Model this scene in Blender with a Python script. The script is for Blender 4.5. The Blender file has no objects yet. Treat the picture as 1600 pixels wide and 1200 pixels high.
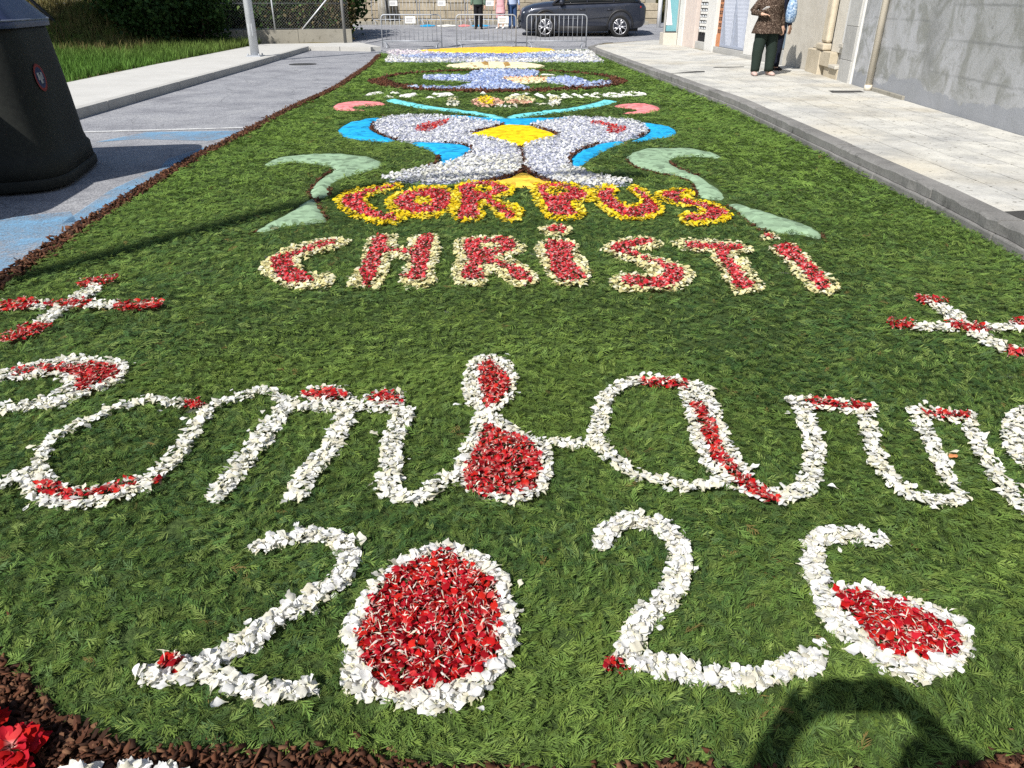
import bpy, bmesh, math, random
import numpy as np
from mathutils import Vector, Matrix
from mathutils.geometry import delaunay_2d_cdt

random.seed(7)
rng = np.random.default_rng(11)
scene = bpy.context.scene
R = math.radians

# ------------------------------------------------------------------ camera, sky, sun
FPX, CAM_H = 1150.0, 1.5
PITCH = math.atan(600 / FPX)
CP, SP = math.cos(PITCH), math.sin(PITCH)
cam_d = bpy.data.cameras.new('camera')
cam_d.sensor_width = 36
cam_d.lens = 36 * FPX / 1600
cam_d.clip_start = 0.05
cam_d.clip_end = 2000
cam = bpy.data.objects.new('camera', cam_d)
scene.collection.objects.link(cam)
cam.location = (0, 0, CAM_H)
cam.rotation_euler = (math.pi / 2 - PITCH, 0, 0)
scene.camera = cam

LX, LY = 0.842 / 1.5, 1.24 / 1.5           # shadow shift per metre of height
SUN_EL = math.atan(1 / math.hypot(LX, LY))
SUN_AZ = math.atan2(-LX, -LY)              # from +Y, clockwise
world = bpy.data.worlds.new('World')
scene.world = world
world.use_nodes = True
wn = world.node_tree
sky = wn.nodes.new('ShaderNodeTexSky')
sky.sky_type = 'NISHITA'
sky.sun_disc = False
sky.sun_elevation = SUN_EL
sky.sun_rotation = SUN_AZ % (2 * math.pi)
bg = wn.nodes['Background']
bg.inputs[1].default_value = 0.085
wn.links.new(sky.outputs[0], bg.inputs[0])
sun_d = bpy.data.lights.new('sun', 'SUN')
sun_d.energy = 4.6
sun_d.angle = R(0.53)
sun_d.color = (1.0, 0.965, 0.91)
sun = bpy.data.objects.new('sun', sun_d)
scene.collection.objects.link(sun)
sun.rotation_euler = Vector((LX, LY, -1)).to_track_quat('-Z', 'Y').to_euler()
sun.location = (-8, -12, 14)
scene.view_settings.view_transform = 'Standard'
scene.view_settings.look = 'None'
scene.view_settings.exposure = 0.5
scene.view_settings.gamma = 1.0
scene.view_settings.use_curve_mapping = False
scene.cycles.use_denoising = False
scene.cycles.max_bounces = 6
scene.cycles.sample_clamp_indirect = 8

COL = scene.collection

# ------------------------------------------------------------------ helpers
def gz(y):
    return float(np.interp(y, [29.2, 32, 35, 39, 60, 300], [0, .25, .40, .487, .9, 2.2]))

def ground(px, py, z=0.0):
    """pixel of the photograph -> point on the level z"""
    dz = (600 - py) * CP - FPX * SP
    t = (z - CAM_H) / dz
    return ((px - 800) * t, ((600 - py) * SP + FPX * CP) * t)

def G(pts, z=0.03):
    return np.array([ground(x, y, z) for x, y in pts])

def tag(o, label=None, cat=None, group=None, kind=None):
    if label: o['label'] = label
    if cat: o['category'] = cat
    if group: o['group'] = group
    if kind: o['kind'] = kind
    return o

def link(o, parent=None):
    COL.objects.link(o)
    if parent is not None: o.parent = parent
    return o

def empty(name, loc=(0, 0, 0), rz=0.0):
    o = bpy.data.objects.new(name, None)
    o.empty_display_size = 0.1
    o.location = loc
    o.rotation_euler = (0, 0, rz)
    return link(o)

class MB:
    """collects shapes into ONE mesh"""
    def __init__(s): s.v, s.f, s.sm = [], [], []
    def add(s, v, f, smooth=False):
        n = len(s.v)
        s.v += [tuple(p) for p in v]
        s.f += [tuple(i + n for i in q) for q in f]
        s.sm += [smooth] * len(f)
        return s
    def box(s, x0, x1, y0, y1, z0, z1):
        v = [(x, y, z) for z in (z0, z1) for x, y in ((x0, y0), (x1, y0), (x1, y1), (x0, y1))]
        return s.add(v, [(3, 2, 1, 0), (4, 5, 6, 7), (0, 1, 5, 4), (1, 2, 6, 5), (2, 3, 7, 6), (3, 0, 4, 7)])
    def prism(s, poly, z0, z1):
        n = len(poly)
        v = [(x, y, z0) for x, y in poly] + [(x, y, z1) for x, y in poly]
        f = [tuple(range(n - 1, -1, -1)), tuple(range(n, 2 * n))]
        f += [(i, (i + 1) % n, n + (i + 1) % n, n + i) for i in range(n)]
        return s.add(v, f)
    def tube(s, path, rad, n=10, cap=True, smooth=True, up=(0, 0, 1)):
        """loft of ellipses along a path; rad: number, list of numbers or list of (rx, ry)"""
        P = [Vector(p) for p in path]
        if not hasattr(rad, '__len__'): rad = [rad] * len(P)
        v, f = [], []
        ref = Vector(up)
        t0 = (P[1] - P[0]).normalized()
        if abs(t0.dot(ref)) > .95: ref = Vector((0, 1, 0)) if abs(t0.y) < .9 else Vector((1, 0, 0))
        for i, p in enumerate(P):
            t = (P[min(i + 1, len(P) - 1)] - P[max(i - 1, 0)]).normalized()
            a = t.cross(ref)
            a = a.normalized() if a.length > 1e-5 else Vector((1, 0, 0))
            b = a.cross(t).normalized()
            rx, ry = rad[i] if hasattr(rad[i], '__len__') else (rad[i], rad[i])
            for k in range(n):
                w = 2 * math.pi * k / n
                v.append(p + a * (rx * math.cos(w)) + b * (ry * math.sin(w)))
        for i in range(len(P) - 1):
            for k in range(n):
                k2 = (k + 1) % n
                f.append((i * n + k, i * n + k2, (i + 1) * n + k2, (i + 1) * n + k))
        if cap:
            f.append(tuple(range(n - 1, -1, -1)))
            f.append(tuple((len(P) - 1) * n + k for k in range(n)))
        return s.add(v, f, smooth)
    def rings(s, rings, cap=True, smooth=True):
        n = len(rings[0]); v = [p for r in rings for p in r]; f = []
        for i in range(len(rings) - 1):
            for k in range(n):
                k2 = (k + 1) % n
                f.append((i * n + k, i * n + k2, (i + 1) * n + k2, (i + 1) * n + k))
        if cap:
            f.append(tuple(range(n - 1, -1, -1))); f.append(tuple((len(rings) - 1) * n + k for k in range(n)))
        return s.add(v, f, smooth)
    def mesh(s, name, mat=None):
        me = bpy.data.meshes.new(name)
        me.from_pydata(s.v, [], s.f)
        me.polygons.foreach_set('use_smooth', s.sm)
        if mat: me.materials.append(mat)
        me.update()
        return me
    def build(s, name, mat, parent=None, bevel=0.0, loc=None):
        o = bpy.data.objects.new(name, s.mesh(name, mat))
        if loc: o.location = loc
        if bevel:
            m = o.modifiers.new('bevel', 'BEVEL'); m.width = bevel; m.segments = 2; m.limit_method = 'ANGLE'
        return link(o, parent)

def big_mesh(name, V, F, mat, col=None, parent=None, smooth=False):
    """numpy mesh: V (n,3), F (m,3|4), col (n,3)"""
    me = bpy.data.meshes.new(name)
    V = np.ascontiguousarray(V, dtype=np.float32); F = np.ascontiguousarray(F, dtype=np.int32)
    k = F.shape[1]
    me.vertices.add(len(V)); me.vertices.foreach_set('co', V.ravel())
    me.loops.add(F.size); me.loops.foreach_set('vertex_index', F.ravel())
    me.polygons.add(len(F))
    me.polygons.foreach_set('loop_start', np.arange(0, F.size, k, dtype=np.int32))
    if smooth: me.polygons.foreach_set('use_smooth', np.ones(len(F), dtype=bool))
    if col is not None:
        ca = me.color_attributes.new('Col', 'FLOAT_COLOR', 'POINT')
        c4 = np.ones((len(V), 4), dtype=np.float32); c4[:, :3] = col
        ca.data.foreach_set('color', c4.ravel())
    me.update(calc_edges=True)
    me.validate()
    me.materials.append(mat)
    o = bpy.data.objects.new(name, me)
    return link(o, parent)

def rot_mats(rx, ry, rz):
    cx, sx, cy, sy, cz, sz = np.cos(rx), np.sin(rx), np.cos(ry), np.sin(ry), np.cos(rz), np.sin(rz)
    M = np.empty((len(rx), 3, 3))
    M[:, 0, 0] = cz * cy; M[:, 0, 1] = cz * sy * sx - sz * cx; M[:, 0, 2] = cz * sy * cx + sz * sx
    M[:, 1, 0] = sz * cy; M[:, 1, 1] = sz * sy * sx + cz * cx; M[:, 1, 2] = sz * sy * cx - cz * sx
    M[:, 2, 0] = -sy;     M[:, 2, 1] = cy * sx;                M[:, 2, 2] = cy * cx
    return M

def scatter(templates, P, S, rx, ry, rz, C, shade=None):
    """templates [(V,F,w)], one random template per point. C (n,3) colour, w(v) 0..1 mixes to shade colour C2"""
    n = len(P); which = rng.integers(0, len(templates), n)
    M = rot_mats(rx, ry, rz)
    Vs, Fs, Cs, off = [], [], [], 0
    for k, (TV, TF, TW) in enumerate(templates):
        i = np.nonzero(which == k)[0]
        if not len(i): continue
        V = np.einsum('nij,vj->nvi', M[i], TV) * S[i][:, None, None] + P[i][:, None, :]
        F = TF[None] + (np.arange(len(i)) * len(TV))[:, None, None] + off
        c = np.repeat(C[i][:, None, :], len(TV), 1)
        if shade is not None:
            w = TW[None, :, None]
            c = c * (1 - w) + shade[i][:, None, :] * w
        Vs.append(V.reshape(-1, 3)); Fs.append(F.reshape(-1, TF.shape[1])); Cs.append(c.reshape(-1, 3))
        off += len(i) * len(TV)
    return np.concatenate(Vs), np.concatenate(Fs), np.concatenate(Cs)

def crom(pts, closed=True, sub=4):
    P = np.array(pts, float); n = len(P); out = []
    rngi = range(n) if closed else range(n - 1)
    for i in rngi:
        if closed: a, b, c, d = P[(i - 1) % n], P[i], P[(i + 1) % n], P[(i + 2) % n]
        else: a, b, c, d = P[max(i - 1, 0)], P[i], P[i + 1], P[min(i + 2, n - 1)]
        for t in np.arange(sub) / sub:
            out.append(.5 * (2 * b + (c - a) * t + (2 * a - 5 * b + 4 * c - d) * t * t + (3 * b - a - 3 * c + d) * t ** 3))
    if not closed: out.append(P[-1])
    return np.array(out)

def inside(poly, Q):
    x, y = Q[:, 0], Q[:, 1]; r = np.zeros(len(Q), bool)
    n = len(poly)
    for i in range(n):
        x1, y1 = poly[i]; x2, y2 = poly[(i + 1) % n]
        if y1 == y2: continue
        c = ((y1 > y) != (y2 > y)) & (x < (x2 - x1) * (y - y1) / (y2 - y1) + x1)
        r ^= c
    return r

def seg_dist(line, Q, closed=False):
    d = np.full(len(Q), 1e9); n = len(line)
    for i in range(n if closed else n - 1):
        a, b = line[i], line[(i + 1) % n]; ab = b - a; L = ab @ ab + 1e-12
        t = np.clip(((Q - a) @ ab) / L, 0, 1)
        d = np.minimum(d, np.hypot(*(Q - a - t[:, None] * ab).T))
    return d

class Region:
    """union of polygons and strokes on the ground, minus holes"""
    def __init__(s): s.p, s.s, s.h = [], [], []
    def poly(s, pts, z=.03): s.p.append(G(crom(pts), z)); return s
    def raw(s, pts): s.p.append(np.array(pts, float)); return s
    def ell(s, cx, cy, rx, ry, hole=False):
        q = G([(cx + rx * math.cos(a), cy + ry * math.sin(a)) for a in np.linspace(0, 2 * math.pi, 24, endpoint=False)])
        (s.h if hole else s.p).append(q); return s
    def stroke(s, pts, r): s.s.append((G(crom(pts, False)), r)); return s
    def bounds(s):
        A = [q for q in s.p] + [np.concatenate([l - r, l + r]) for l, r in s.s]
        A = np.concatenate(A); return A.min(0), A.max(0)
    def has(s, Q, grow=0.0):
        m = np.zeros(len(Q), bool)
        for p in s.p:
            lo, hi = p.min(0) - .1, p.max(0) + .1
            i = np.nonzero(((Q > lo) & (Q < hi)).all(1))[0]
            if not len(i): continue
            k = inside(p, Q[i])
            if grow > 0: k |= seg_dist(p, Q[i], True) < grow
            if grow < 0: k &= seg_dist(p, Q[i], True) > -grow
            m[i] |= k
        for l, r in s.s:
            lo, hi = l.min(0) - r - .1, l.max(0) + r + .1
            i = np.nonzero(((Q > lo) & (Q < hi)).all(1))[0]
            if len(i): m[i] |= seg_dist(l, Q[i]) < r + grow
        for p in s.h: m &= ~inside(p, Q)
        return m
    def sample(s, step, jit=.5, grow=0.0):
        lo, hi = s.bounds()
        gx, gy = np.meshgrid(np.arange(lo[0], hi[0] + step, step), np.arange(lo[1], hi[1] + step, step))
        Q = np.stack([gx.ravel(), gy.ravel()], 1) + rng.uniform(-jit, jit, (gx.size, 2)) * step
        return Q[s.has(Q, grow)]

# ------------------------------------------------------------------ materials
def mat(name, rough=.8, spec=.3, metal=0.0):
    m = bpy.data.materials.new(name); m.use_nodes = True
    b = m.node_tree.nodes['Principled BSDF']
    b.inputs['Roughness'].default_value = rough
    b.inputs['Specular IOR Level'].default_value = spec
    b.inputs['Metallic'].default_value = metal
    return m, m.node_tree, b

def N(nt, t, **k):
    n = nt.nodes.new('ShaderNode' + t)
    for a, b in k.items(): setattr(n, a, b)
    return n

def noise(nt, scale, detail=4, rough=.55, coord='Object', stretch=None, dist=0.0):
    tc = N(nt, 'TexCoord'); n = N(nt, 'TexNoise')
    n.inputs['Scale'].default_value = scale; n.inputs['Detail'].default_value = detail
    n.inputs['Roughness'].default_value = rough; n.inputs['Distortion'].default_value = dist
    if stretch:
        mp = N(nt, 'Mapping'); mp.inputs['Scale'].default_value = stretch
        nt.links.new(tc.outputs[coord], mp.inputs[0]); nt.links.new(mp.outputs[0], n.inputs['Vector'])
    else: nt.links.new(tc.outputs[coord], n.inputs['Vector'])
    return n

def ramp(nt, src, stops, interp='LINEAR'):
    r = N(nt, 'ValToRGB'); cr = r.color_ramp; cr.interpolation = interp
    while len(cr.elements) < len(stops): cr.elements.new(.5)
    for e, (p, c) in zip(cr.elements, stops):
        e.position = p; e.color = (*c, 1) if len(c) == 3 else c
    nt.links.new(src, r.inputs[0]); return r.outputs[0]

def mix(nt, fac, a, b, mode='MIX'):
    m = N(nt, 'Mix', data_type='RGBA', blend_type=mode)
    for s, v in ((m.inputs[0], fac), (m.inputs[6], a), (m.inputs[7], b)):
        if isinstance(v, (int, float)): s.default_value = v
        elif isinstance(v, (tuple, list)): s.default_value = (*v, 1)
        else: nt.links.new(v, s)
    return m.outputs[2]

def bump(nt, bsdf, h, strength=.3, dist=.01):
    b = N(nt, 'Bump'); b.inputs['Strength'].default_value = strength; b.inputs['Distance'].default_value = dist
    nt.links.new(h, b.inputs['Height']); nt.links.new(b.outputs[0], bsdf.inputs['Normal'])

def simple(name, c, rough=.7, spec=.3, metal=0.0, var=.18, scale=6, fine=60, bmp=.15, bd=.004):
    m, nt, b = mat(name, rough, spec, metal)
    n = noise(nt, scale, 6); f = noise(nt, fine, 3)
    lo = tuple(x * (1 - var) for x in c); hi = tuple(min(1, x * (1 + var)) for x in c)
    c1 = ramp(nt, n.outputs[0], [(.3, lo), (.7, hi)])
    c2 = mix(nt, .35, c1, ramp(nt, f.outputs[0], [(.3, lo), (.7, hi)]))
    nt.links.new(c2, b.inputs['Base Color'])
    if bmp: bump(nt, b, f.outputs[0], bmp, bd)
    return m

def attr_mat(name, trans=.3, rough=.6, spec=.25):
    m, nt, b = mat(name, rough, spec)
    a = N(nt, 'VertexColor', layer_name='Col')
    nt.links.new(a.outputs[0], b.inputs['Base Color'])
    if trans:
        t = N(nt, 'BsdfTranslucent'); ms = N(nt, 'MixShader'); ms.inputs[0].default_value = trans
        nt.links.new(a.outputs[0], t.inputs[0])
        nt.links.new(b.outputs[0], ms.inputs[1]); nt.links.new(t.outputs[0], ms.inputs[2])
        nt.links.new(ms.outputs[0], nt.nodes['Material Output'].inputs[0])
    return m

M = {}
M['leaf'] = attr_mat('leaf', .22, .7, .15)
M['petal'] = attr_mat('petal', .34, .75, .1)
M['chip'] = attr_mat('bark_chip', 0, .85, .15)

def sawdust(name, c, c2=None, sc=17):
    m, nt, b = mat(name, .95, .1)
    c2 = c2 or tuple(x * .36 for x in c)
    hi = tuple(min(1, x * 1.15) for x in c)
    v = N(nt, 'TexVoronoi'); v.inputs['Scale'].default_value = sc
    tc = N(nt, 'TexCoord'); nt.links.new(tc.outputs['Object'], v.inputs['Vector'])
    sp = N(nt, 'SeparateColor'); nt.links.new(v.outputs['Color'], sp.inputs[0])
    n = noise(nt, 5, 4)
    c1 = ramp(nt, sp.outputs[0], [(.0, c2), (.30, tuple(x * .8 for x in c)), (.7, c), (1, hi)])
    big = ramp(nt, n.outputs[0], [(.3, tuple(x * .9 for x in c)), (.7, hi)])
    nt.links.new(mix(nt, .25, c1, big), b.inputs['Base Color'])
    bump(nt, b, v.outputs['Distance'], .7, .006)
    return m
M['cyan'] = sawdust('blue_dyed_sawdust', (.02, .36, .68))
M['turq'] = sawdust('turquoise_dyed_salt', (.17, .60, .62))
M['mint'] = sawdust('pale_green_dyed_salt', (.26, .375, .24))
M['yellow'] = sawdust('yellow_dyed_sawdust', (.80, .56, .01))
M['amber'] = sawdust('amber_dyed_sawdust', (.82, .52, .06))
M['pink'] = sawdust('coral_pink_dyed_sawdust', (.78, .25, .25))
M['cream'] = sawdust('cream_dyed_sawdust', (.78, .70, .46))
M['tan'] = sawdust('tan_dyed_sawdust', (.36, .22, .07))
M['white_s'] = sawdust('white_salt', (.78, .77, .70))
M['bed'] = sawdust('hydrangea_bed', (.44, .46, .58), (.25, .26, .36), 45)

# asphalt
def asphalt():
    m, nt, b = mat('asphalt', .9, .25)
    v = N(nt, 'TexVoronoi'); v.inputs['Scale'].default_value = 110
    tc = N(nt, 'TexCoord'); nt.links.new(tc.outputs['Object'], v.inputs['Vector'])
    sp = N(nt, 'SeparateColor'); nt.links.new(v.outputs['Color'], sp.inputs[0])
    st = ramp(nt, sp.outputs[0], [(0, (.16, .163, .175)), (.5, (.265, .27, .285)), (1, (.42, .42, .43))])
    big = noise(nt, 1.3, 7, .68)
    bg_ = ramp(nt, big.outputs[0], [(.3, (.62, .62, .65)), (.55, (1.0, 1.0, 1.0)), (.75, (1.15, 1.14, 1.1))])
    c = mix(nt, 1, st, bg_, 'MULTIPLY')
    cr = N(nt, 'TexVoronoi', feature='DISTANCE_TO_EDGE'); cr.inputs['Scale'].default_value = .8
    ds = noise(nt, 2.5, 5); mp = mix(nt, .25, tc.outputs['Object'], ds.outputs['Color'], 'ADD')
    nt.links.new(mp, cr.inputs['Vector'])
    crk = ramp(nt, cr.outputs[0], [(0, (.25, .25, .25)), (.009, (1, 1, 1))])
    c = mix(nt, .5, c, mix(nt, 1, c, crk, 'MULTIPLY'))
    nt.links.new(c, b.inputs['Base Color'])
    bump(nt, b, v.outputs['Distance'], .45, .006)
    return m
M['asphalt'] = asphalt()

def worn_paint(name, c, cover=.5, sc=3.0):
    m, nt, b = mat(name, .75, .3)
    n = noise(nt, sc, 8, .7); f = noise(nt, 90, 2)
    b.inputs['Base Color'].default_value = (*c, 1)
    nt.links.new(ramp(nt, f.outputs[0], [(.3, tuple(x * .75 for x in c)), (.7, c)]), b.inputs['Base Color'])
    s = mix(nt, .35, n.outputs[0], f.outputs[0])
    a = ramp(nt, s, [(1 - cover - .10, (0, 0, 0)), (1 - cover + .12, (.9, .9, .9))])
    nt.links.new(a, b.inputs['Alpha'])
    return m
M['blue_paint'] = worn_paint('worn_blue_paint', (.20, .41, .62), .51, 2.6)
M['white_paint'] = worn_paint('worn_white_paint', (.72, .72, .70), .58, 5)

def concrete(name, lo, hi, stain=(.45, .43, .38), spots=.25):
    m, nt, b = mat(name, .9, .2)
    n = noise(nt, 1.3, 8, .65); f = noise(nt, 70, 4); s = noise(nt, 5, 8, .7)
    c = ramp(nt, n.outputs[0], [(.3, lo), (.7, hi)])
    c = mix(nt, .3, c, ramp(nt, f.outputs[0], [(.35, lo), (.65, hi)]))
    st = ramp(nt, s.outputs[0], [(.56, (0, 0, 0)), (.72, (1, 1, 1))])
    k = N(nt, 'Math', operation='MULTIPLY'); nt.links.new(st, k.inputs[0]); k.inputs[1].default_value = spots
    c = mix(nt, k.outputs[0], c, stain)
    nt.links.new(c, b.inputs['Base Color'])
    bump(nt, b, f.outputs[0], .25, .006)
    return m
M['pave_l'] = concrete('pale_pavement_concrete', (.44, .43, .40), (.54, .53, .495), (.33, .31, .27), .4)
M['pave_r'] = concrete('pavement_bed', (.20, .17, .11), (.28, .24, .17), (.12, .10, .07), .4)
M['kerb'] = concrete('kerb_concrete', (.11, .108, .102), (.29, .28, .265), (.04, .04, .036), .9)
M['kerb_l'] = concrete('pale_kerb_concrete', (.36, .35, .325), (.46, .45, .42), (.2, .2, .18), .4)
M['lowwall'] = concrete('low_wall_concrete', (.22, .205, .17), (.33, .31, .26), (.10, .095, .07), .85)

def tile_mat():
    m, nt, b = mat('pavement_tile', .9, .2)
    oi = N(nt, 'ObjectInfo'); n = noise(nt, 2.2, 8, .65); f = noise(nt, 55, 3); s = noise(nt, 9, 6, .7)
    c = ramp(nt, n.outputs[0], [(.3, (.41, .405, .385)), (.7, (.53, .53, .515))])
    v = ramp(nt, oi.outputs['Random'], [(0, (.92, .92, .92)), (1, (1.05, 1.04, 1.0))])
    c = mix(nt, 1, c, v, 'MULTIPLY')
    c = mix(nt, .3, c, ramp(nt, f.outputs[0], [(.35, (.40, .39, .36)), (.65, (.66, .64, .58))]))
    st = ramp(nt, s.outputs[0], [(.60, (0, 0, 0)), (.75, (.55, .55, .55))])
    c = mix(nt, st, c, (.33, .31, .25))
    w = noise(nt, .45, 5, .6)
    c = mix(nt, ramp(nt, w.outputs[0], [(.50, (0, 0, 0)), (.66, (.38, .38, .38))]), c, (.48, .41, .28))
    gr = noise(nt, 1.1, 7, .7)
    c = mix(nt, 1, c, ramp(nt, gr.outputs[0], [(.32, (.70, .71, .73)), (.55, (1.04, 1.03, 1.0))]), 'MULTIPLY')
    sp = noise(nt, 17, 2, .5)
    c = mix(nt, ramp(nt, sp.outputs[0], [(.66, (0, 0, 0)), (.70, (.8, .8, .8))]), c, (.12, .11, .09))
    nt.links.new(c, b.inputs['Base Color'])
    # small studs pressed into the tile
    vt = N(nt, 'TexVoronoi'); vt.inputs['Scale'].default_value = 26; vt.inputs['Randomness'].default_value = 0
    tc = N(nt, 'TexCoord'); nt.links.new(tc.outputs['Object'], vt.inputs['Vector'])
    bump(nt, b, vt.outputs['Distance'], .25, .01)
    return m
M['tile'] = tile_mat()

def render_wall():
    m, nt, b = mat('grey_cement_render', .92, .15)
    n = noise(nt, .55, 8, .62, dist=.6); s = noise(nt, 2.1, 9, .7, dist=.8); f = noise(nt, 45, 4)
    c = ramp(nt, n.outputs[0], [(.30, (.27, .275, .25)), (.5, (.38, .385, .385)), (.70, (.50, .505, .52))])
    st = ramp(nt, s.outputs[0], [(.46, (0, 0, 0)), (.60, (.85, .85, .85))])
    c = mix(nt, st, c, (.19, .195, .165))
    pits = noise(nt, 14, 3, .6)
    c = mix(nt, ramp(nt, pits.outputs[0], [(.64, (0, 0, 0)), (.70, (.6, .6, .6))]), c, (.12, .12, .11))
    # block courses that telegraph through the thin render
    tc = N(nt, 'TexCoord'); mp = N(nt, 'Mapping'); mp.inputs['Rotation'].default_value = (R(90), 0, R(90))
    wr = mix(nt, .05, tc.outputs['Object'], noise(nt, 3, 3).outputs['Color'], 'ADD')
    nt.links.new(wr, mp.inputs[0])
    br = N(nt, 'TexBrick'); nt.links.new(mp.outputs[0], br.inputs['Vector'])
    br.inputs['Scale'].default_value = 1; br.inputs['Brick Width'].default_value = .42; br.inputs['Row Height'].default_value = .22
    br.inputs['Mortar Size'].default_value = .03; br.inputs['Mortar Smooth'].default_value = 1
    g = ramp(nt, n.outputs[0], [(.40, (.75, .75, .75)), (.62, (.12, .12, .12))])
    k = N(nt, 'Math', operation='MULTIPLY'); nt.links.new(br.outputs['Fac'], k.inputs[0]); nt.links.new(g, k.inputs[1])
    c = mix(nt, k.outputs[0], c, (.14, .145, .135))
    c = mix(nt, .25, c, ramp(nt, f.outputs[0], [(.3, (.22, .22, .22)), (.7, (.42, .42, .43))]))
    # smooth bluish patch of newer cement along the foot, with a ragged top edge
    sx = N(nt, 'SeparateXYZ'); nt.links.new(tc.outputs['Object'], sx.inputs[0])
    hn = noise(nt, .9, 6, .6)
    ad = N(nt, 'Math', operation='MULTIPLY_ADD'); nt.links.new(hn.outputs[0], ad.inputs[0]); ad.inputs[1].default_value = -.78; nt.links.new(sx.outputs[2], ad.inputs[2])
    pt = ramp(nt, ad.outputs[0], [(.0, (.8, .8, .8)), (.02, (0, 0, 0))])
    c = mix(nt, pt, c, (.27, .28, .30))
    nt.links.new(c, b.inputs['Base Color'])
    h = mix(nt, .5, s.outputs[0], f.outputs[0])
    bump(nt, b, h, .35, .02)
    return m
M['render'] = render_wall()

def stone_mat(name, lo, hi, speck=(.12, .11, .10)):
    m, nt, b = mat(name, .9, .2)
    oi = N(nt, 'ObjectInfo'); n = noise(nt, 3, 8, .7); f = noise(nt, 60, 3, .7)
    c = ramp(nt, n.outputs[0], [(.3, lo), (.7, hi)])
    c = mix(nt, 1, c, ramp(nt, oi.outputs['Random'], [(0, (.8, .79, .77)), (1, (1.12, 1.1, 1.06))]), 'MULTIPLY')
    s = ramp(nt, f.outputs[0], [(.62, (0, 0, 0)), (.7, (.7, .7, .7))])
    c = mix(nt, s, c, speck)
    nt.links.new(c, b.inputs['Base Color'])
    bump(nt, b, n.outputs[0], .5, .03)
    return m
M['granite'] = stone_mat('granite_block', (.27, .235, .175), (.42, .37, .29))
M['granite_l'] = stone_mat('pale_granite', (.50, .47, .41), (.62, .59, .53), (.25, .22, .18))
M['granite_g'] = stone_mat('grey_granite', (.34, .34, .33), (.45, .45, .44), (.2, .2, .2))
M['sandst'] = stone_mat('warm_sandstone', (.42, .37, .28), (.55, .49, .39), (.3, .25, .17))
M['plaster_w'] = simple('white_painted_plaster', (.62, .61, .58), .85, .2, var=.1)
M['plaster_p'] = simple('pinkish_plaster', (.58, .50, .45), .85, .2, var=.1)
M['door_grey'] = simple('grey_blue_painted_metal', (.30, .33, .40), .5, .4, var=.1)
M['lattice'] = simple('pale_grey_blue_metal', (.40, .43, .50), .55, .4, var=.05)
M['brick_o'] = simple('orange_hollow_brick', (.50, .22, .11), .9, .15, var=.2)
M['dark'] = simple('dark_void', (.02, .02, .022), .8, .2)
M['iron'] = simple('dark_cast_iron', (.045, .043, .04), .7, .4, var=.3)
M['cream_pipe'] = simple('cream_plastic_pipe', (.62, .56, .46), .6, .3, var=.1)
M['galv'] = simple('galvanised_steel', (.38, .40, .43), .5, .5, .4, var=.15, scale=3)
M['galv2'] = simple('pale_galvanised_steel', (.60, .62, .64), .5, .5, .25, var=.15, scale=3)
M['black'] = simple('black_plastic', (.018, .018, .02), .5, .4)
M['paper'] = simple('white_paper', (.75, .75, .73), .8, .2, var=.05)
M['ink'] = simple('grey_print', (.30, .30, .32), .8, .2)
M['white_m'] = simple('white_painted_metal', (.75, .75, .74), .6, .3, var=.06)
M['trunk'] = simple('brown_tree_bark', (.11, .085, .06), .95, .1, var=.4, scale=9, bmp=.6, bd=.03)
M['trunk_w'] = simple('pale_tree_bark', (.50, .46, .38), .95, .1, var=.35, scale=5, bmp=.5, bd=.03)
M['soil'] = simple('dry_earth_and_moss', (.16, .135, .07), .95, .1, var=.5, scale=2, bmp=.6, bd=.03)
M['lawn'] = simple('lawn_soil', (.075, .10, .03), .95, .1, var=.45, scale=3, bmp=.5, bd=.03)

# ------------------------------------------------------------------ the setting: road, pavements, lawn
ys = sorted(set([-40, -10, 0, 10, 20, 28, 29.2, 32, 35, 39, 60, 100, 200, 300, 600] + list(np.arange(28.4, 36, .4))))
xs = [-300, -60, -20, 0, 20, 60, 300]
V = [(x, y, gz(y) if y < 300 else 2.2) for y in ys for x in xs]
Fq = [(j * len(xs) + i, j * len(xs) + i + 1, (j + 1) * len(xs) + i + 1, (j + 1) * len(xs) + i) for j in range(len(ys) - 1) for i in range(len(xs) - 1)]
road = MB().add(V, Fq, True).build('road', M['asphalt'])
tag(road, 'grey worn asphalt street running up to the stone wall', 'road', kind='structure')

# worn blue bay paint and white bay line, sheets 4 mm above the asphalt
def ground_sheet(name, pts_px, m, z=.004, px=True, parent=None):
    P = G(pts_px, z) if px else np.array(pts_px)
    n = len(P)
    return MB().add([(x, y, z) for x, y in P], [tuple(range(n))]).build(name, m, parent)
for i, (pp, lab) in enumerate([
        ([(-120, 366), (30, 338), (110, 330), (120, 348), (60, 392), (20, 425), (-120, 512)], 'worn blue paint patch on asphalt by the bin shadow near the bark edge'),
        ([(170, 298), (235, 268), (275, 262), (262, 272), (215, 300), (150, 340), (95, 350)], 'faded blue paint traces beside the brown bark line'),
        ([(262, 248), (300, 236), (345, 222), (330, 232), (280, 262), (245, 268)], 'small worn blue paint patch just left of the bark line below the white line'),
        ([(150, 222), (230, 206), (390, 204), (330, 220), (215, 217)], 'thin blue paint traces under the white bay line')]):
    tag(ground_sheet('painted_marking', pp, M['blue_paint']), lab, 'road paint', kind='structure')
a, b_ = np.array(ground(60, 209)), np.array(ground(405, 199.5))
d = (b_ - a) / np.linalg.norm(b_ - a); nn = np.array([-d[1], d[0]]) * .05
tag(ground_sheet('painted_marking', [a - nn, b_ - nn, b_ + nn, a + nn], M['white_paint'], .008, False), 'thin white parking bay line crossing the asphalt beside the bin', 'road paint', kind='structure')
mh = MB(); c0 = ground(473, 100.5)
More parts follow.
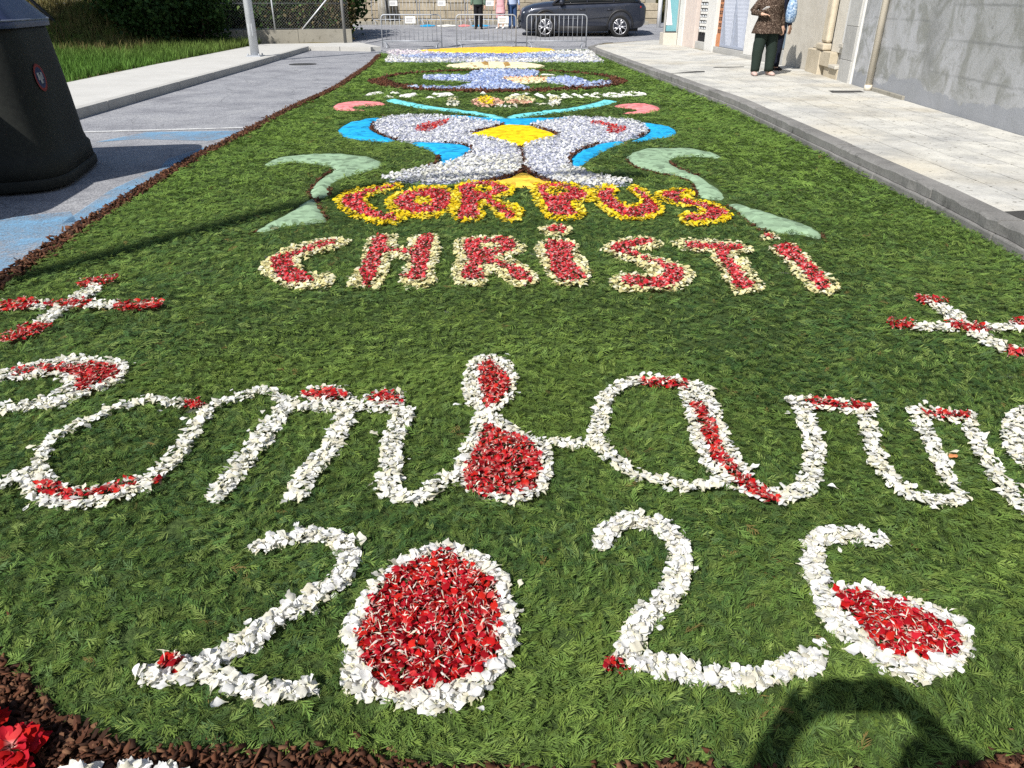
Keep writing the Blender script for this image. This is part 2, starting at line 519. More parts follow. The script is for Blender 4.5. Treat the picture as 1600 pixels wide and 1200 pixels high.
mh.add([(c0[0] + .36 * math.cos(t), c0[1] + .36 * math.sin(t), .006) for t in np.linspace(0, 6.283, 24, endpoint=False)], [tuple(range(24))])
mho = mh.build('manhole_cover', M['iron']); tag(mho, 'round dark manhole cover in the asphalt near the pale kerb', 'manhole cover')

# left pavement
LKX = [(-6.1, -12), (-6.12, 5), (-6.16, 11.1), (-6.32, 15.6), (-6.46, 20.1), (-6.78, 27.0)]
lk_y = [p[1] for p in LKX]; lk_x = [p[0] for p in LKX]
LB = [(-4.62, 26.45), (-4.35, 26.8), (-5.55, 29.55), (-8.8, 28.4), (-8.8, 27.1), (-8.55, 18.75), (-8.35, 14.95), (-8.2, -12)]
inner = [(x - .15, y) for x, y in LKX[:-1]] + [(-6.92, 27.12)]
pv = MB().prism(inner + [(-4.66, 26.6)] + LB[1:], -.05, .13).build('pavement', M['pave_l'])
tag(pv, 'pale concrete pavement beside the grass verge and lamp post', 'pavement', kind='structure')
kl = empty('kerb'); tag(kl, 'pale concrete kerb with dark shaded face along the grass side pavement', 'kerb', kind='structure')
y = -10.0
while y < 26.95:
    y2 = min(y + 1.0, 26.98)
    xa, xb = np.interp(y + .006, lk_y, lk_x), np.interp(y2 - .006, lk_y, lk_x)
    if y > 3: MB().prism([(xa, y + .006), (xb, y2 - .006), (xb - .148, y2 - .006), (xa - .148, y + .006)], -.05, .134).build('kerb_stone', M['kerb_l'], kl, .008)
    y = y2
for k in range(2):
    p, q = np.array([-6.78, 27.0]), np.array([-4.62, 26.45]); a, b_ = p + (q - p) * (k / 2 + .004), p + (q - p) * ((k + 1) / 2 - .004)
    nrm = np.array([.05, .145])
    MB().prism([tuple(a), tuple(b_), tuple(b_ + nrm), tuple(a + nrm)], -.05, .134).build('kerb_stone', M['kerb_l'], kl, .01)

# right pavement with tiles
RK = [(3.18, -12), (3.28, 2), (3.33, 4.7), (3.39, 6.0), (3.40, 8.2), (3.41, 12.0), (2.97, 18.5), (2.70, 23), (2.50, 26.5), (3.1, 28.6), (5.2, 31.0)]
rk_y = [p[1] for p in RK]; rk_x = [p[0] for p in RK]
FAC = [(5.45, -12), (5.52, 2.0), (5.72, 8.57), (6.07, 13.6), (6.40, 17.2), (6.07, 21.24), (5.70, 24.6), (5.68, 27.5)]
fx = lambda y: float(np.interp(y, [p[1] for p in FAC], [p[0] for p in FAC]))
kx = lambda y: float(np.interp(y, rk_y, rk_x))
slab = MB().prism([(x + .16, y) for x, y in RK[:-1]] + [(5.4, 31), (7.5, 33.5), (9.0, 31), (9, -12)], -.05, .142).build('pavement', M['pave_r'])
tag(slab, 'tiled pavement along the grey rendered wall', 'pavement', kind='structure')
rows = np.arange(3.4, 29.6, .4)
cnt = 0
for r0 in rows:
    nc = 6
    for c in range(nc):
        q = []
        for rr, cc in ((r0 + .004, c), (r0 + .004, c + 1), (r0 + .396, c + 1), (r0 + .396, c)):
            x0, x1 = kx(rr) + .17, fx(rr) - .004
            x = x0 + (x1 - x0) * cc / nc
            q.append((x + (.006 if cc == c else -.006), rr))
        if r0 > 17.3: continue
        o = MB().prism(q, .135, .152 + rng.uniform(-.0015, .0015)).build('tile', M['tile'], slab); cnt += 1
far = MB().prism([(kx(y) + .17, y) for y in np.arange(17.4, 28.4, 1.0)] + [(5.2, 30.7), (7.4, 33.2), (8.8, 31)] + [(fx(y) - .004, y) for y in np.arange(27.4, 17.39, -1.0)], .135, .152)
far.build('tile_field', M['tile'], slab)
kr = empty('kerb'); tag(kr, 'weathered grey concrete kerb between the green carpet and the tiled pavement', 'kerb', kind='structure')
y = 1.0
while y < 28.3:
    y2 = y + 1.0
    a, b_ = y + .004, y2 - .004
    pl = [(kx(a), a), (kx(a) + .168, a), (kx(b_) + .168, b_), (kx(b_), b_)]
    dz = rng.uniform(-.004, .004)
    ring_ = []
    for q in np.linspace(0, 1, 9):
        yy = a + (b_ - a) * q; x0 = kx(yy); e = rng.uniform(.008, .026); j = rng.normal(0, .004)
        ring_.append([(x0 + j, yy, .07), (x0 + j * .6, yy, .158 + dz - e), (x0 + e * .9, yy, .158 + dz + rng.normal(0, .0015)), (x0 + .168, yy, .158 + dz), (x0 + .168, yy, .07)])
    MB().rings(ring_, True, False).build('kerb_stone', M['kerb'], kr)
    # lower foundation course, set back or proud unevenly as the crumbling joint shows
    off = rng.uniform(-.03, -.004)
    MB().prism([(p[0] + (off if i in (0, 3) else -.002), p[1]) for i, p in enumerate(pl)], -.05, .066).build('kerb_base', M['kerb'], kr, .012)
    y = y2

# lawn terrain on the left
def lawn_z(x, y):
    sm = lambda t: max(0, min(1, t)) ** 2 * (3 - 2 * max(0, min(1, t)))
    return .10 + 1.15 * sm((y - 23) / 5) * sm((-11.2 - x) / 2.5) + .35 * sm((y - 29.3) / 1.5) + .03 * math.sin(x * 1.7) * math.cos(y * 1.3)
lx, ly = 40, 60
yv = np.concatenate([np.linspace(-12, 12, 12), np.linspace(13, 36, 48)])
V, Fq = [], []
for y in yv:
    xb = float(np.interp(y, [-12, 14.95, 18.75, 27.1, 28.5, 29.2, 36], [-8.2, -8.35, -8.55, -8.8, -8.8, -6.6, -6.5]))
    for t in np.linspace(0, 1, lx) ** .6:
        x = -45 + (xb + 45) * t
        V.append((x, y, lawn_z(x, y) if t < 1 else min(lawn_z(x, y), .12)))
Fq = [(j * lx + i, j * lx + i + 1, (j + 1) * lx + i + 1, (j + 1) * lx + i) for j in range(len(yv) - 1) for i in range(lx - 1)]
lawn = MB().add(V, Fq, True).build('lawn', M['soil'])
tag(lawn, 'grassy verge and earth bank beside the pale pavement', 'lawn', kind='structure')
# rough bank far right behind the car
V, Fq = [], []
for j, y in enumerate(np.linspace(40.5, 60, 14)):
    for i, x in enumerate(np.linspace(6, 40, 18)):
        V.append((x, y, gz(y) - .1 + 2.6 * min(1, max(0, (y - 40.5) / 6)) + .12 * math.sin(x * 2.1 + y)))
Fq = [(j * 18 + i, j * 18 + i + 1, (j + 1) * 18 + i + 1, (j + 1) * 18 + i) for j in range(13) for i in range(17)]
hill = MB().add(V, Fq, True).build('hillside', M['soil'])
tag(hill, 'grassy bank rising behind the parked car', 'hillside', kind='structure')

# ------------------------------------------------------------------ petals, chips, sprigs: templates
def petal_template(seed, rows=5, cols=3, length=1.0, width=.36, claw=.32, frill=.06):
    r = np.random.default_rng(seed); V, Wt = [], []
    bend = r.uniform(.1, .75); curl = r.uniform(-.35, .6); asym = r.uniform(-.15, .15)
    for i in range(rows):
        t = i / (rows - 1)
        w = width * (.12 + .88 * math.sin(.5 * math.pi * min(1, max(0, (t - claw * .6) / (.72 - claw * .6))))) if t < .75 else width * (1 - .42 * ((t - .75) / .25) ** 1.6)
        for j in range(cols):
            s = -1 + 2 * j / (cols - 1)
            x = w * s + asym * t * t
            y = length * (t - .17 * s * s * max(0, (t - .5) / .5)) + (r.uniform(-frill, frill) * (1.6 if t == 1 else .8) if t > .7 else 0)
            z = bend * t * (1 - t) * .5 + curl * w * s * s + (r.uniform(-.10, .10) if t > .4 else 0)
            V.append((x, y - .5, z)); Wt.append(min(1, max(0, 1 - t / claw)) ** .6)
    F = [(i * cols + j, i * cols + j + 1, (i + 1) * cols + j + 1, (i + 1) * cols + j) for i in range(rows - 1) for j in range(cols - 1)]
    return np.array(V), np.array(F), np.array(Wt)
PET_HI = [petal_template(100 + k, 6, 5, claw=.30 + .03 * (k % 4), width=(.30, .36, .24, .40, .33)[k % 5], frill=.055) for k in range(15)]
FILAMENT = [petal_template(460 + k, 5, 2, claw=.3, width=.040 + .015 * (k % 3)) for k in range(6)]
PET_MID = [petal_template(200 + k, 4, 3, claw=.36, width=.32) for k in range(10)]
PET_LO = [petal_template(300 + k, 3, 2, claw=.4, width=.34) for k in range(8)]
FLORET = [petal_template(400 + k, 3, 2, claw=.2, width=.42) for k in range(6)]

def chip_template(seed):
    r = np.random.default_rng(seed)
    a, b, c = r.uniform(.4, .7), r.uniform(.16, .36), r.uniform(.05, .13)
    V = np.array([(x * a, y * b, z * c) for z in (-1, 1) for x, y in ((-1, -1), (1, -1), (1, 1), (-1, 1))]) * r.uniform(.45, 1.2, (8, 1)) + r.uniform(-.12, .12, (8, 3)) * [1, 1, .6]
    F = np.array([(3, 2, 1, 0), (4, 5, 6, 7), (0, 1, 5, 4), (1, 2, 6, 5), (2, 3, 7, 6), (3, 0, 4, 7)])
    return V, F, np.zeros(8)
CHIPS = [chip_template(500 + k) for k in range(12)]

def sprig_template(seed, nb, width, droop=.12):
    r = np.random.default_rng(seed); V, F, W = [], [], []
    cx = r.uniform(-.25, .25)
    def kite(p, d, L, w, z0, z1, tip):
        d = d / np.linalg.norm(d); nrm = np.array([-d[1], d[0]])
        n = len(V)
        m = p + d * L * .45
        V.extend([(p[0], p[1], z0), (*(m + nrm * w), (z0 + z1) / 2 + .012), (*(p + d * L), z1), (*(m - nrm * w), (z0 + z1) / 2)])
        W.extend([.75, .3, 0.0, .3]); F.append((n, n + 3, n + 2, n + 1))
    for i in range(nb):
        t = (i + .4) / nb; side = 1 if i % 2 else -1
        p = np.array([cx * t * t, t * .82 - .45])
        ang = side * r.uniform(.45, .85) * (1 - .35 * t)
        L = (.20 + .36 * (1 - t)) * r.uniform(.75, 1.2)
        z0 = .08 * t * (1 - t) * 4 * droop; 
        kite(p, np.array([math.sin(ang) + 2 * cx * t * .6, math.cos(ang)]), L, width * r.uniform(.7, 1.2), z0, z0 + r.uniform(-.08, .10), 1)
    kite(np.array([cx * .5, .05]), np.array([cx, 1.0]), .5, width, .03, r.uniform(-.02, .12), 1)
    kite(np.array([0, -.5]), np.array([cx * .6, 1.0]), .62, width * .8, .0, .04, 1)
    return np.array(V), np.array(F), np.array(W)
SPR1 = [sprig_template(600 + k, 10, .022 + .006 * (k % 3)) for k in range(24)]
SPR2 = [sprig_template(650 + k, 7, .032) for k in range(10)]
SPR3 = [sprig_template(700 + k, 6, .04) for k in range(8)]
SPR4 = [sprig_template(750 + k, 4, .055) for k in range(8)]

_lat = rng.random((64, 64))
def vnoise(x, y, sc):
    x, y = np.asarray(x) * sc + 31.7, np.asarray(y) * sc + 11.3
    i, j = np.floor(x).astype(int), np.floor(y).astype(int); u, v = x - i, y - j
    u, v = u * u * (3 - 2 * u), v * v * (3 - 2 * v)
    g = lambda a, b: _lat[a % 64, b % 64]
    return (g(i, j) * (1 - u) + g(i + 1, j) * u) * (1 - v) + (g(i, j + 1) * (1 - u) + g(i + 1, j + 1) * u) * v

PAL = {
    'white': ([(.82, .81, .77), (.79, .77, .68), (.84, .83, .81), (.82, .82, .79), (.75, .71, .58)], (.66, .64, .38)),
    'red': ([(.50, .012, .012), (.58, .022, .014), (.34, .006, .012), (.52, .016, .03), (.60, .05, .05), (.26, .005, .01)], (.74, .52, .44)),
    'rose': ([(.60, .035, .045), (.66, .05, .06), (.50, .02, .03)], (.80, .52, .50)),
    'cream': ([(.80, .75, .44), (.76, .68, .34), (.80, .77, .58)], (.62, .58, .25)),
    'yellow': ([(.84, .66, .02), (.80, .58, .02), (.84, .72, .10)], (.62, .42, .02)),
    'pale': ([(.80, .74, .66), (.82, .78, .62), (.80, .62, .58)], (.70, .66, .40)),
    'hyd': ([(.74, .74, .75), (.56, .57, .68), (.64, .64, .68), (.78, .77, .75), (.42, .44, .53), (.72, .71, .68)], (.60, .62, .55)),
    'hyd_w': ([(.80, .79, .74), (.74, .72, .62), (.66, .67, .70), (.80, .78, .66)], (.60, .60, .50)),
    'hyd_b': ([(.34, .45, .74), (.50, .58, .78), (.28, .38, .66), (.66, .71, .80), (.42, .49, .72)], (.5, .55, .6)),
    'hyd_d': ([(.20, .24, .62), (.30, .36, .70), (.36, .34, .66), (.5, .55, .78)], (.5, .55, .6)),
    'pinkw': ([(.76, .66, .70), (.78, .74, .76), (.70, .58, .66)], (.7, .65, .6)),
    'mixed': ([(.74, .30, .12), (.80, .70, .40), (.62, .06, .05), (.80, .55, .35)], (.7, .6, .4)),
    'peach': ([(.80, .45, .30), (.78, .38, .32), (.82, .62, .42)], (.8, .6, .4)),
}
def pick(pal, n):
    c = np.array(PAL[pal][0])[rng.integers(0, len(PAL[pal][0]), n)]
    return c * rng.uniform(.86, 1.06, (n, 1)), np.tile(PAL[pal][1], (n, 1)) * rng.uniform(.85, 1.1, (n, 1))

def petal_cloud(Q, size, zlo, zhi, tilt=.45):
    n = len(Q)
    P = np.column_stack([Q, rng.uniform(zlo, zhi, n)])
    S = rng.uniform(.62, 1.25, n) ** 1.15 * size
    return P, S, rng.normal(0, tilt, n) + .12, rng.normal(0, tilt * .8, n), rng.uniform(0, 6.283, n)

def petals(name, parent, Q, pal, size, templ, z=(.028, .05), tilt=.32):
    if not len(Q): return None
    P, S, rx, ry, rz = petal_cloud(Q, size, *z, tilt)
    C, C2 = pick(pal, len(Q))
    Vv, Ff, Cc = scatter(templ, P, S, rx, ry, rz, C, C2)
    o = big_mesh(name, Vv - np.array(parent.location)[None], Ff, M['petal'], Cc, parent, True)
    o['kind'] = 'stuff'
    return o

_pm = {}
def petal_mesh(pal, k):
    key = (pal, k)
    if key not in _pm:
        TV, TF, TW = PET_HI[k % len(PET_HI)]
        C, C2 = pick(pal, 1)
        me = bpy.data.meshes.new(pal + '_petal')
        me.from_pydata(TV.tolist(), [], TF.tolist())
        me.polygons.foreach_set('use_smooth', [True] * len(TF))
        ca = me.color_attributes.new('Col', 'FLOAT_COLOR', 'POINT')
        c4 = np.ones((len(TV), 4)); c4[:, :3] = C * (1 - TW[:, None]) + C2 * TW[:, None]
        ca.data.foreach_set('color', c4.astype(np.float32).ravel())
        me.materials.append(M['petal']); _pm[key] = me
    return _pm[key]

def petal_objects(name, parent, Q, pal, size, z=(.03, .05), tilt=.33, limit=300):
    if len(Q) > limit:
        i = rng.permutation(len(Q)); petals(name + 's', parent, Q[i[limit:]], pal, size, PET_HI, (z[0] - .008, z[1] - .012), tilt); Q = Q[i[:limit]]
    P, S, rx, ry, rz = petal_cloud(Q, size, *z, tilt)
    L = np.array(parent.location)
    for k in range(len(Q)):
        o = bpy.data.objects.new(name, petal_mesh(pal, int(rng.integers(0, 18))))
        o.location = P[k] - L; o.rotation_euler = (rx[k], ry[k], rz[k]); o.scale = (S[k],) * 3
        link(o, parent)

OCC = []          # regions where no green sprigs lie

def flower_letter(name, label, cat, group, outer, core, pal_o, pal_c, step, size, templ, individual=False, bark=True):
    OCC.append((outer, -.012)); OCC.append((core, -.0))
    lo, hi = outer.bounds(); c = (lo + hi) / 2
    root = empty(name, (c[0], c[1], 0)); tag(root, label, cat, group)
    on = pal_o + '_petal'; cn = ('red' if pal_c in ('red', 'rose') else pal_c) + '_petal'
    for k, zz in ((0, (.022, .036)), (1, (.034, .052))):
        Q = outer.sample(step, grow=-.008); Q = Q[~core.has(Q, .004)]
        if k == 1 and size < .046:
            Qs = outer.sample(step, grow=.03); Qs = Qs[~outer.has(Qs, .004)]; Q = np.concatenate([Q, Qs[rng.random(len(Qs)) < .014]])
        Qc = core.sample(step, grow=.003) if (core.p or core.s) else np.zeros((0, 2))
        if individual and k == 1:
            petal_objects(on, root, Q, pal_o, size, zz)
            if len(Qc): petal_objects(cn, root, Qc, pal_c, size * .85, (zz[0], zz[1] + .006), .36)
        elif individual:
            petals(on + 's', root, Q, pal_o, size, templ, zz)
            if len(Qc):
                petals(cn + 's', root, Qc, pal_c, size * .85, templ, zz, .36)
                petals('filaments', root, Qc[rng.random(len(Qc)) < .55], 'pale', size * .8, FILAMENT, (.05, .066), .35)
            petals('filaments', root, Q[rng.random(len(Q)) < .10], 'white', size, FILAMENT, (.05, .06), .3)
        elif k == 0:
            Q0, Qc0 = Q, Qc
        else:
            petals(on + 's', root, np.concatenate([Q0, Q]), pal_o, size, templ, (.024, .05))
            if len(Qc):
                petals(cn + 's', root, np.concatenate([Qc0, Qc]), pal_c, size * .9, templ, (.026, .054), .38)
                if templ is PET_MID: petals('filaments', root, Qc[rng.random(len(Qc)) < .35], 'pale', size * .8, FILAMENT, (.048, .062), .35)
    return root

Rg = Region
# ---- the year 2025 in the foreground
ind = dict(individual=True)
flower_letter('flower_numeral', 'white petal numeral two with a red clump at its foot, left of the red-filled zero', 'numeral', None,
    Rg().stroke([(406, 857), (444, 845), (490, 838), (528, 846), (546, 867), (539, 899), (514, 920), (476, 944), (430, 969), (395, 1000), (353, 1021), (315, 1039), (273, 1046), (236, 1056)], .036)
        .stroke([(250, 1054), (300, 1056), (332, 1058), (371, 1074), (420, 1084), (478, 1080)], .034),
    Rg().stroke([(262, 1037), (276, 1036)], .016), 'white', 'red', .0148, .036, PET_HI, True)
flower_letter('flower_numeral', 'big round numeral zero filled with red petals inside a white petal ring', 'numeral', None,
    Rg().poly([(669, 853), (725, 857), (784, 888), (808, 944), (814, 993), (802, 1032), (768, 1081), (725, 1105), (669, 1116), (613, 1105), (560, 1096), (526, 1068), (540, 1025), (530, 990), (557, 948), (581, 909), (620, 878)]),
    Rg().poly([(697, 862), (732, 885), (768, 909), (777, 944), (777, 990), (770, 1032), (732, 1060), (676, 1077), (616, 1082), (581, 1060), (562, 1025), (567, 976), (588, 930), (616, 899), (662, 879)]),
    'white', 'red', .0152, .036, PET_HI, True)
flower_letter('flower_numeral', 'white petal numeral two with one red petal tip, between zero and five', 'numeral', None,
    Rg().stroke([(940, 850), (950, 830), (983, 815), (1018, 821), (1050, 839), (1064, 872), (1057, 907), (1040, 937), (1005, 968), (987, 1003), (983, 1030), (1022, 1040), (1066, 1051), (1127, 1060), (1189, 1060), (1241, 1044), (1272, 1030)], .037),
    Rg().stroke([(955, 1040), (968, 1044)], .018), 'white', 'red', .0148, .036, PET_HI, True)
flower_letter('flower_numeral', 'white petal numeral five with a red-filled slanting loop', 'numeral', None,
    Rg().stroke([(1368, 846), (1320, 838), (1285, 840), (1268, 867), (1274, 902), (1292, 933)], .037)
        .poly([(1274, 955), (1290, 925), (1320, 918), (1359, 916), (1425, 937), (1499, 968), (1524, 1012), (1510, 1040), (1442, 1071), (1381, 1050), (1316, 1005)]),
    Rg().poly([(1308, 926), (1364, 937), (1425, 955), (1497, 994), (1499, 1019), (1434, 1034), (1381, 1019), (1359, 999), (1320, 957)]),
    'white', 'red', .0152, .036, PET_HI, True)

# ---- the flowing handwritten word
sc = dict(pal_o='white', pal_c='red', step=.0175, size=.034, templ=PET_MID)
flower_letter('flower_letter', 'white petal loop with a red-filled head above the large white letter o', 'letter', None,
    Rg().poly([(-60, 596), (0, 583), (34, 571), (76, 565), (126, 558), (171, 562), (200, 567), (202, 583), (184, 601), (144, 616), (108, 630), (90, 639), (45, 643), (0, 650), (-60, 660), (-60, 648), (0, 639), (54, 625), (88, 616), (97, 601), (85, 589), (45, 592), (0, 599), (-60, 612)]),
    Rg().poly([(20, 587), (45, 578), (99, 574), (139, 571), (178, 573), (187, 585), (175, 594), (130, 612), (119, 605), (124, 594), (106, 587), (85, 581)]), **sc)
flower_letter('flower_letter', 'large open white petal letter o with a red streak along its bottom', 'letter', None,
    Rg().stroke([(-40, 772), (0, 760), (22, 750), (52, 738)], .036)
        .stroke([(308, 634), (270, 632), (238, 627), (191, 636), (153, 652), (112, 671), (83, 688), (70, 706), (61, 731), (58, 754)], .030)
        .stroke([(58, 752), (68, 768), (97, 778), (126, 781), (169, 773), (212, 761)], .062)
        .stroke([(212, 758), (247, 742), (270, 718), (290, 693), (308, 663), (322, 648)], .036),
    Rg().stroke([(66, 762), (90, 771), (126, 778), (157, 772), (207, 758)], .020).stroke([(298, 633), (310, 635)], .026).stroke([(240, 754), (244, 754)], .012), **sc)
flower_letter('flower_letter', 'three-legged white petal letter m with two red lozenges on its shoulders', 'letter', None,
    Rg().stroke([(322, 648), (330, 638), (362, 626), (400, 614), (425, 614), (440, 627), (450, 637)], .028)
        .stroke([(452, 632), (430, 660), (405, 690), (382, 720), (365, 745), (340, 775)], .046)
        .stroke([(460, 637), (500, 639), (537, 639), (587, 638), (622, 642)], .035)
        .stroke([(540, 645), (532, 670), (517, 702), (490, 730), (472, 760), (466, 776)], .045)
        .stroke([(632, 645), (624, 665), (613, 695), (612, 720), (608, 747), (606, 763)], .048)
        .stroke([(606, 765), (625, 778), (650, 780), (675, 766), (712, 746)], .036)
        .poly([(470, 625), (474, 612), (507, 606), (537, 609), (557, 627), (520, 634)]).poly([(563, 625), (600, 611), (632, 614), (632, 636), (590, 634)]),
    Rg().poly([(474, 622), (489, 614), (512, 611), (545, 624), (512, 627)]).poly([(574, 626), (600, 615), (625, 622), (626, 634), (595, 630)]), **sc)
flower_letter('flower_letter', 'white petal letter b as a red-filled drop under a red-filled leaf', 'letter', None,
    Rg().poly([(742, 558), (770, 557), (803, 572), (811, 593), (803, 625), (784, 641), (764, 652), (742, 644), (722, 625), (725, 586)])
        .poly([(745, 640), (777, 645), (812, 670), (850, 688), (867, 716), (862, 762), (822, 787), (770, 787), (728, 770), (711, 744), (715, 709), (735, 670)])
        .stroke([(852, 691), (896, 695), (926, 691)], .026),
    Rg().poly([(766, 565), (784, 583), (797, 600), (784, 628), (760, 640), (754, 618), (750, 576)])
        .poly([(759, 667), (784, 677), (826, 695), (843, 716), (839, 756), (819, 773), (749, 775), (726, 744), (742, 709)]), **sc)
flower_letter('flower_letter', 'rounded white petal letter a with a red streak down its right side', 'letter', None,
    Rg().stroke([(930, 690), (938, 660), (942, 634), (956, 613), (983, 600), (1025, 595), (1067, 601), (1090, 614)], .040)
        .stroke([(1088, 612), (1098, 647), (1108, 686), (1126, 721), (1146, 745)], .078)
        .stroke([(1146, 748), (1180, 770), (1212, 781)], .05)
        .stroke([(931, 693), (955, 716), (987, 740), (1032, 753), (1078, 763), (1120, 758)], .034),
    Rg().stroke([(1004, 600), (1035, 600), (1068, 606)], .020)
        .stroke([(1089, 633), (1106, 672), (1120, 710), (1138, 731), (1169, 763), (1208, 783)], .024), **sc)
flower_letter('flower_letter', 'white petal letter u with a red bar across its top, joined to the letter a', 'letter', None,
    Rg().stroke([(1215, 776), (1250, 772), (1266, 745), (1273, 700), (1262, 665), (1250, 640)], .042)
        .stroke([(1246, 630), (1300, 634), (1352, 640)], .052)
        .stroke([(1352, 654), (1362, 693), (1376, 731), (1407, 763), (1442, 782), (1477, 784), (1500, 778)], .036),
    Rg().stroke([(1262, 632), (1300, 634), (1350, 639)], .020), **sc)
flower_letter('flower_letter', 'white petal letter n with a short red bar on its top', 'letter', None,
    Rg().stroke([(1484, 756), (1470, 728), (1453, 693), (1439, 665), (1430, 646)], .035)
        .stroke([(1434, 645), (1470, 650), (1508, 652)], .048)
        .stroke([(1516, 665), (1530, 700), (1547, 728), (1565, 756), (1586, 780), (1625, 815)], .036),
    Rg().stroke([(1442, 647), (1472, 650), (1504, 651)], .020), **sc)
flower_letter('flower_letter', 'plain thick white petal letter stroke right of the letter n', 'letter', None,
    Rg().stroke([(1650, 640), (1610, 645), (1594, 655), (1582, 680), (1590, 707), (1625, 735)], .050), Rg(), **sc)
# ---- the two crosses
flower_letter('flower_cross', 'white petal cross with red ends at the bark edge side of the carpet', 'cross', None,
    Rg().stroke([(148, 452), (128, 464), (112, 475), (90, 488), (66, 506)], .052).stroke([(52, 478), (110, 477), (188, 478)], .050),
    Rg().stroke([(138, 444), (170, 438)], .052).stroke([(88, 477), (132, 475)], .042).stroke([(24, 528), (58, 514)], .060)
        .stroke([(-10, 481), (42, 477)], .055).stroke([(196, 479), (238, 478)], .056), 'white', 'red', .020, .038, PET_MID)
flower_letter('flower_cross', 'white petal cross with red ends at the kerb side of the carpet', 'cross', None,
    Rg().stroke([(1462, 476), (1484, 492), (1512, 512), (1547, 535), (1575, 549)], .052).stroke([(1430, 511), (1512, 514), (1590, 512)], .045),
    Rg().stroke([(1444, 470), (1462, 472)], .045).stroke([(1494, 510), (1528, 516)], .050).stroke([(1586, 552), (1604, 553)], .042)
        .stroke([(1400, 507), (1416, 509)], .040).stroke([(1594, 507), (1640, 507)], .045), 'white', 'red', .020, .038, PET_MID)

# ---- CHRISTI, red petals edged with cream
ch = dict(pal_o='cream', pal_c='rose', step=.024, size=.040, templ=PET_LO)
flower_letter('flower_letter', 'red petal capital C edged in cream, first letter of CHRISTI', 'letter', None,
    Rg().poly([(550, 376), (520, 373), (494, 376), (450, 387), (428, 398), (408, 412), (405, 425), (418, 436), (444, 450), (466, 453), (512, 450), (525, 440), (514, 429), (494, 429), (480, 428), (474, 416), (472, 406), (496, 397), (528, 390), (548, 380)]),
    Rg().poly([(524, 380), (508, 379), (470, 390), (448, 399), (428, 404), (426, 418), (440, 438), (462, 446), (488, 440), (480, 431), (466, 424), (458, 414), (458, 404), (488, 393), (520, 385)]), **ch)
flower_letter('flower_letter', 'red petal capital H edged in cream', 'letter', None,
    Rg().poly([(578, 372), (602, 368), (623, 369), (622, 380), (626, 387), (636, 386), (638, 373), (666, 369), (688, 372), (688, 400), (680, 424), (684, 438), (670, 451), (642, 450), (621, 446), (626, 426), (632, 412), (624, 406), (612, 408), (610, 424), (602, 438), (596, 448), (586, 452), (560, 450), (542, 448), (546, 432), (560, 420), (564, 396), (570, 380)]),
    Rg().poly([(586, 372), (604, 372), (604, 390), (626, 392), (646, 392), (656, 372), (676, 370), (672, 394), (668, 416), (662, 438), (630, 438), (630, 432), (642, 428), (642, 400), (626, 398), (598, 400), (590, 424), (578, 448), (570, 446), (564, 424), (576, 400)]), **ch)
flower_letter('flower_letter', 'red petal capital R edged in cream, in CHRISTI', 'letter', None,
    Rg().poly([(708, 382), (722, 373), (754, 371), (786, 371), (808, 376), (824, 389), (808, 399), (790, 402), (812, 410), (832, 424), (848, 438), (828, 446), (804, 448), (786, 438), (772, 430), (764, 432), (764, 442), (754, 450), (712, 446), (704, 426), (710, 408)]),
    Rg().poly([(726, 378), (768, 375), (790, 372), (804, 382), (800, 394), (776, 399), (770, 408), (796, 414), (820, 428), (836, 438), (814, 442), (800, 434), (780, 418), (766, 414), (746, 420), (756, 432), (746, 438), (722, 438), (724, 422), (734, 412), (728, 398)]).ell(766, 387.5, 18, 5, True), **ch)
flower_letter('flower_letter', 'thick upright red petal letter i with a round cream-edged dot', 'letter', None,
    Rg().poly([(834, 393), (844, 380), (870, 375), (904, 380), (906, 394), (920, 416), (923, 438), (908, 448), (872, 446), (856, 434), (844, 416)]).ell(868, 361, 27, 8.5),
    Rg().poly([(854, 380), (892, 382), (892, 400), (900, 420), (916, 436), (888, 441), (868, 434), (860, 416)]).ell(870, 360, 15, 5.5), **ch)
flower_letter('flower_letter', 'red petal capital S edged in cream', 'letter', None,
    Rg().poly([(940, 390), (950, 380), (970, 374), (1000, 372), (1022, 374), (1038, 383), (1026, 390), (1000, 391), (992, 394), (1012, 400), (1048, 408), (1074, 422), (1088, 430), (1068, 452), (1024, 456), (968, 455), (950, 440), (970, 427), (1000, 429), (1010, 424), (984, 411), (952, 400)]),
    Rg().poly([(954, 394), (962, 383), (985, 378), (1015, 375), (1018, 382), (985, 388), (990, 397), (1030, 410), (1060, 420), (1068, 430), (1060, 444), (1030, 452), (985, 448), (972, 442), (978, 434), (1010, 436), (1034, 434), (1040, 426), (1020, 412), (990, 402)]), **ch)
flower_letter('flower_letter', 'red petal capital T edged in cream', 'letter', None,
    Rg().poly([(1046, 378), (1080, 375), (1120, 377), (1158, 381), (1178, 393), (1160, 397), (1154, 403), (1170, 408), (1180, 426), (1190, 438), (1197, 450), (1180, 459), (1144, 458), (1138, 444), (1124, 438), (1128, 430), (1120, 420), (1110, 404), (1108, 395), (1076, 394), (1058, 388)]),
    Rg().poly([(1072, 382), (1124, 383), (1158, 386), (1160, 392), (1140, 395), (1138, 404), (1152, 420), (1164, 436), (1180, 445), (1172, 452), (1148, 451), (1144, 436), (1130, 416), (1120, 402), (1120, 392), (1078, 390)]), **ch)
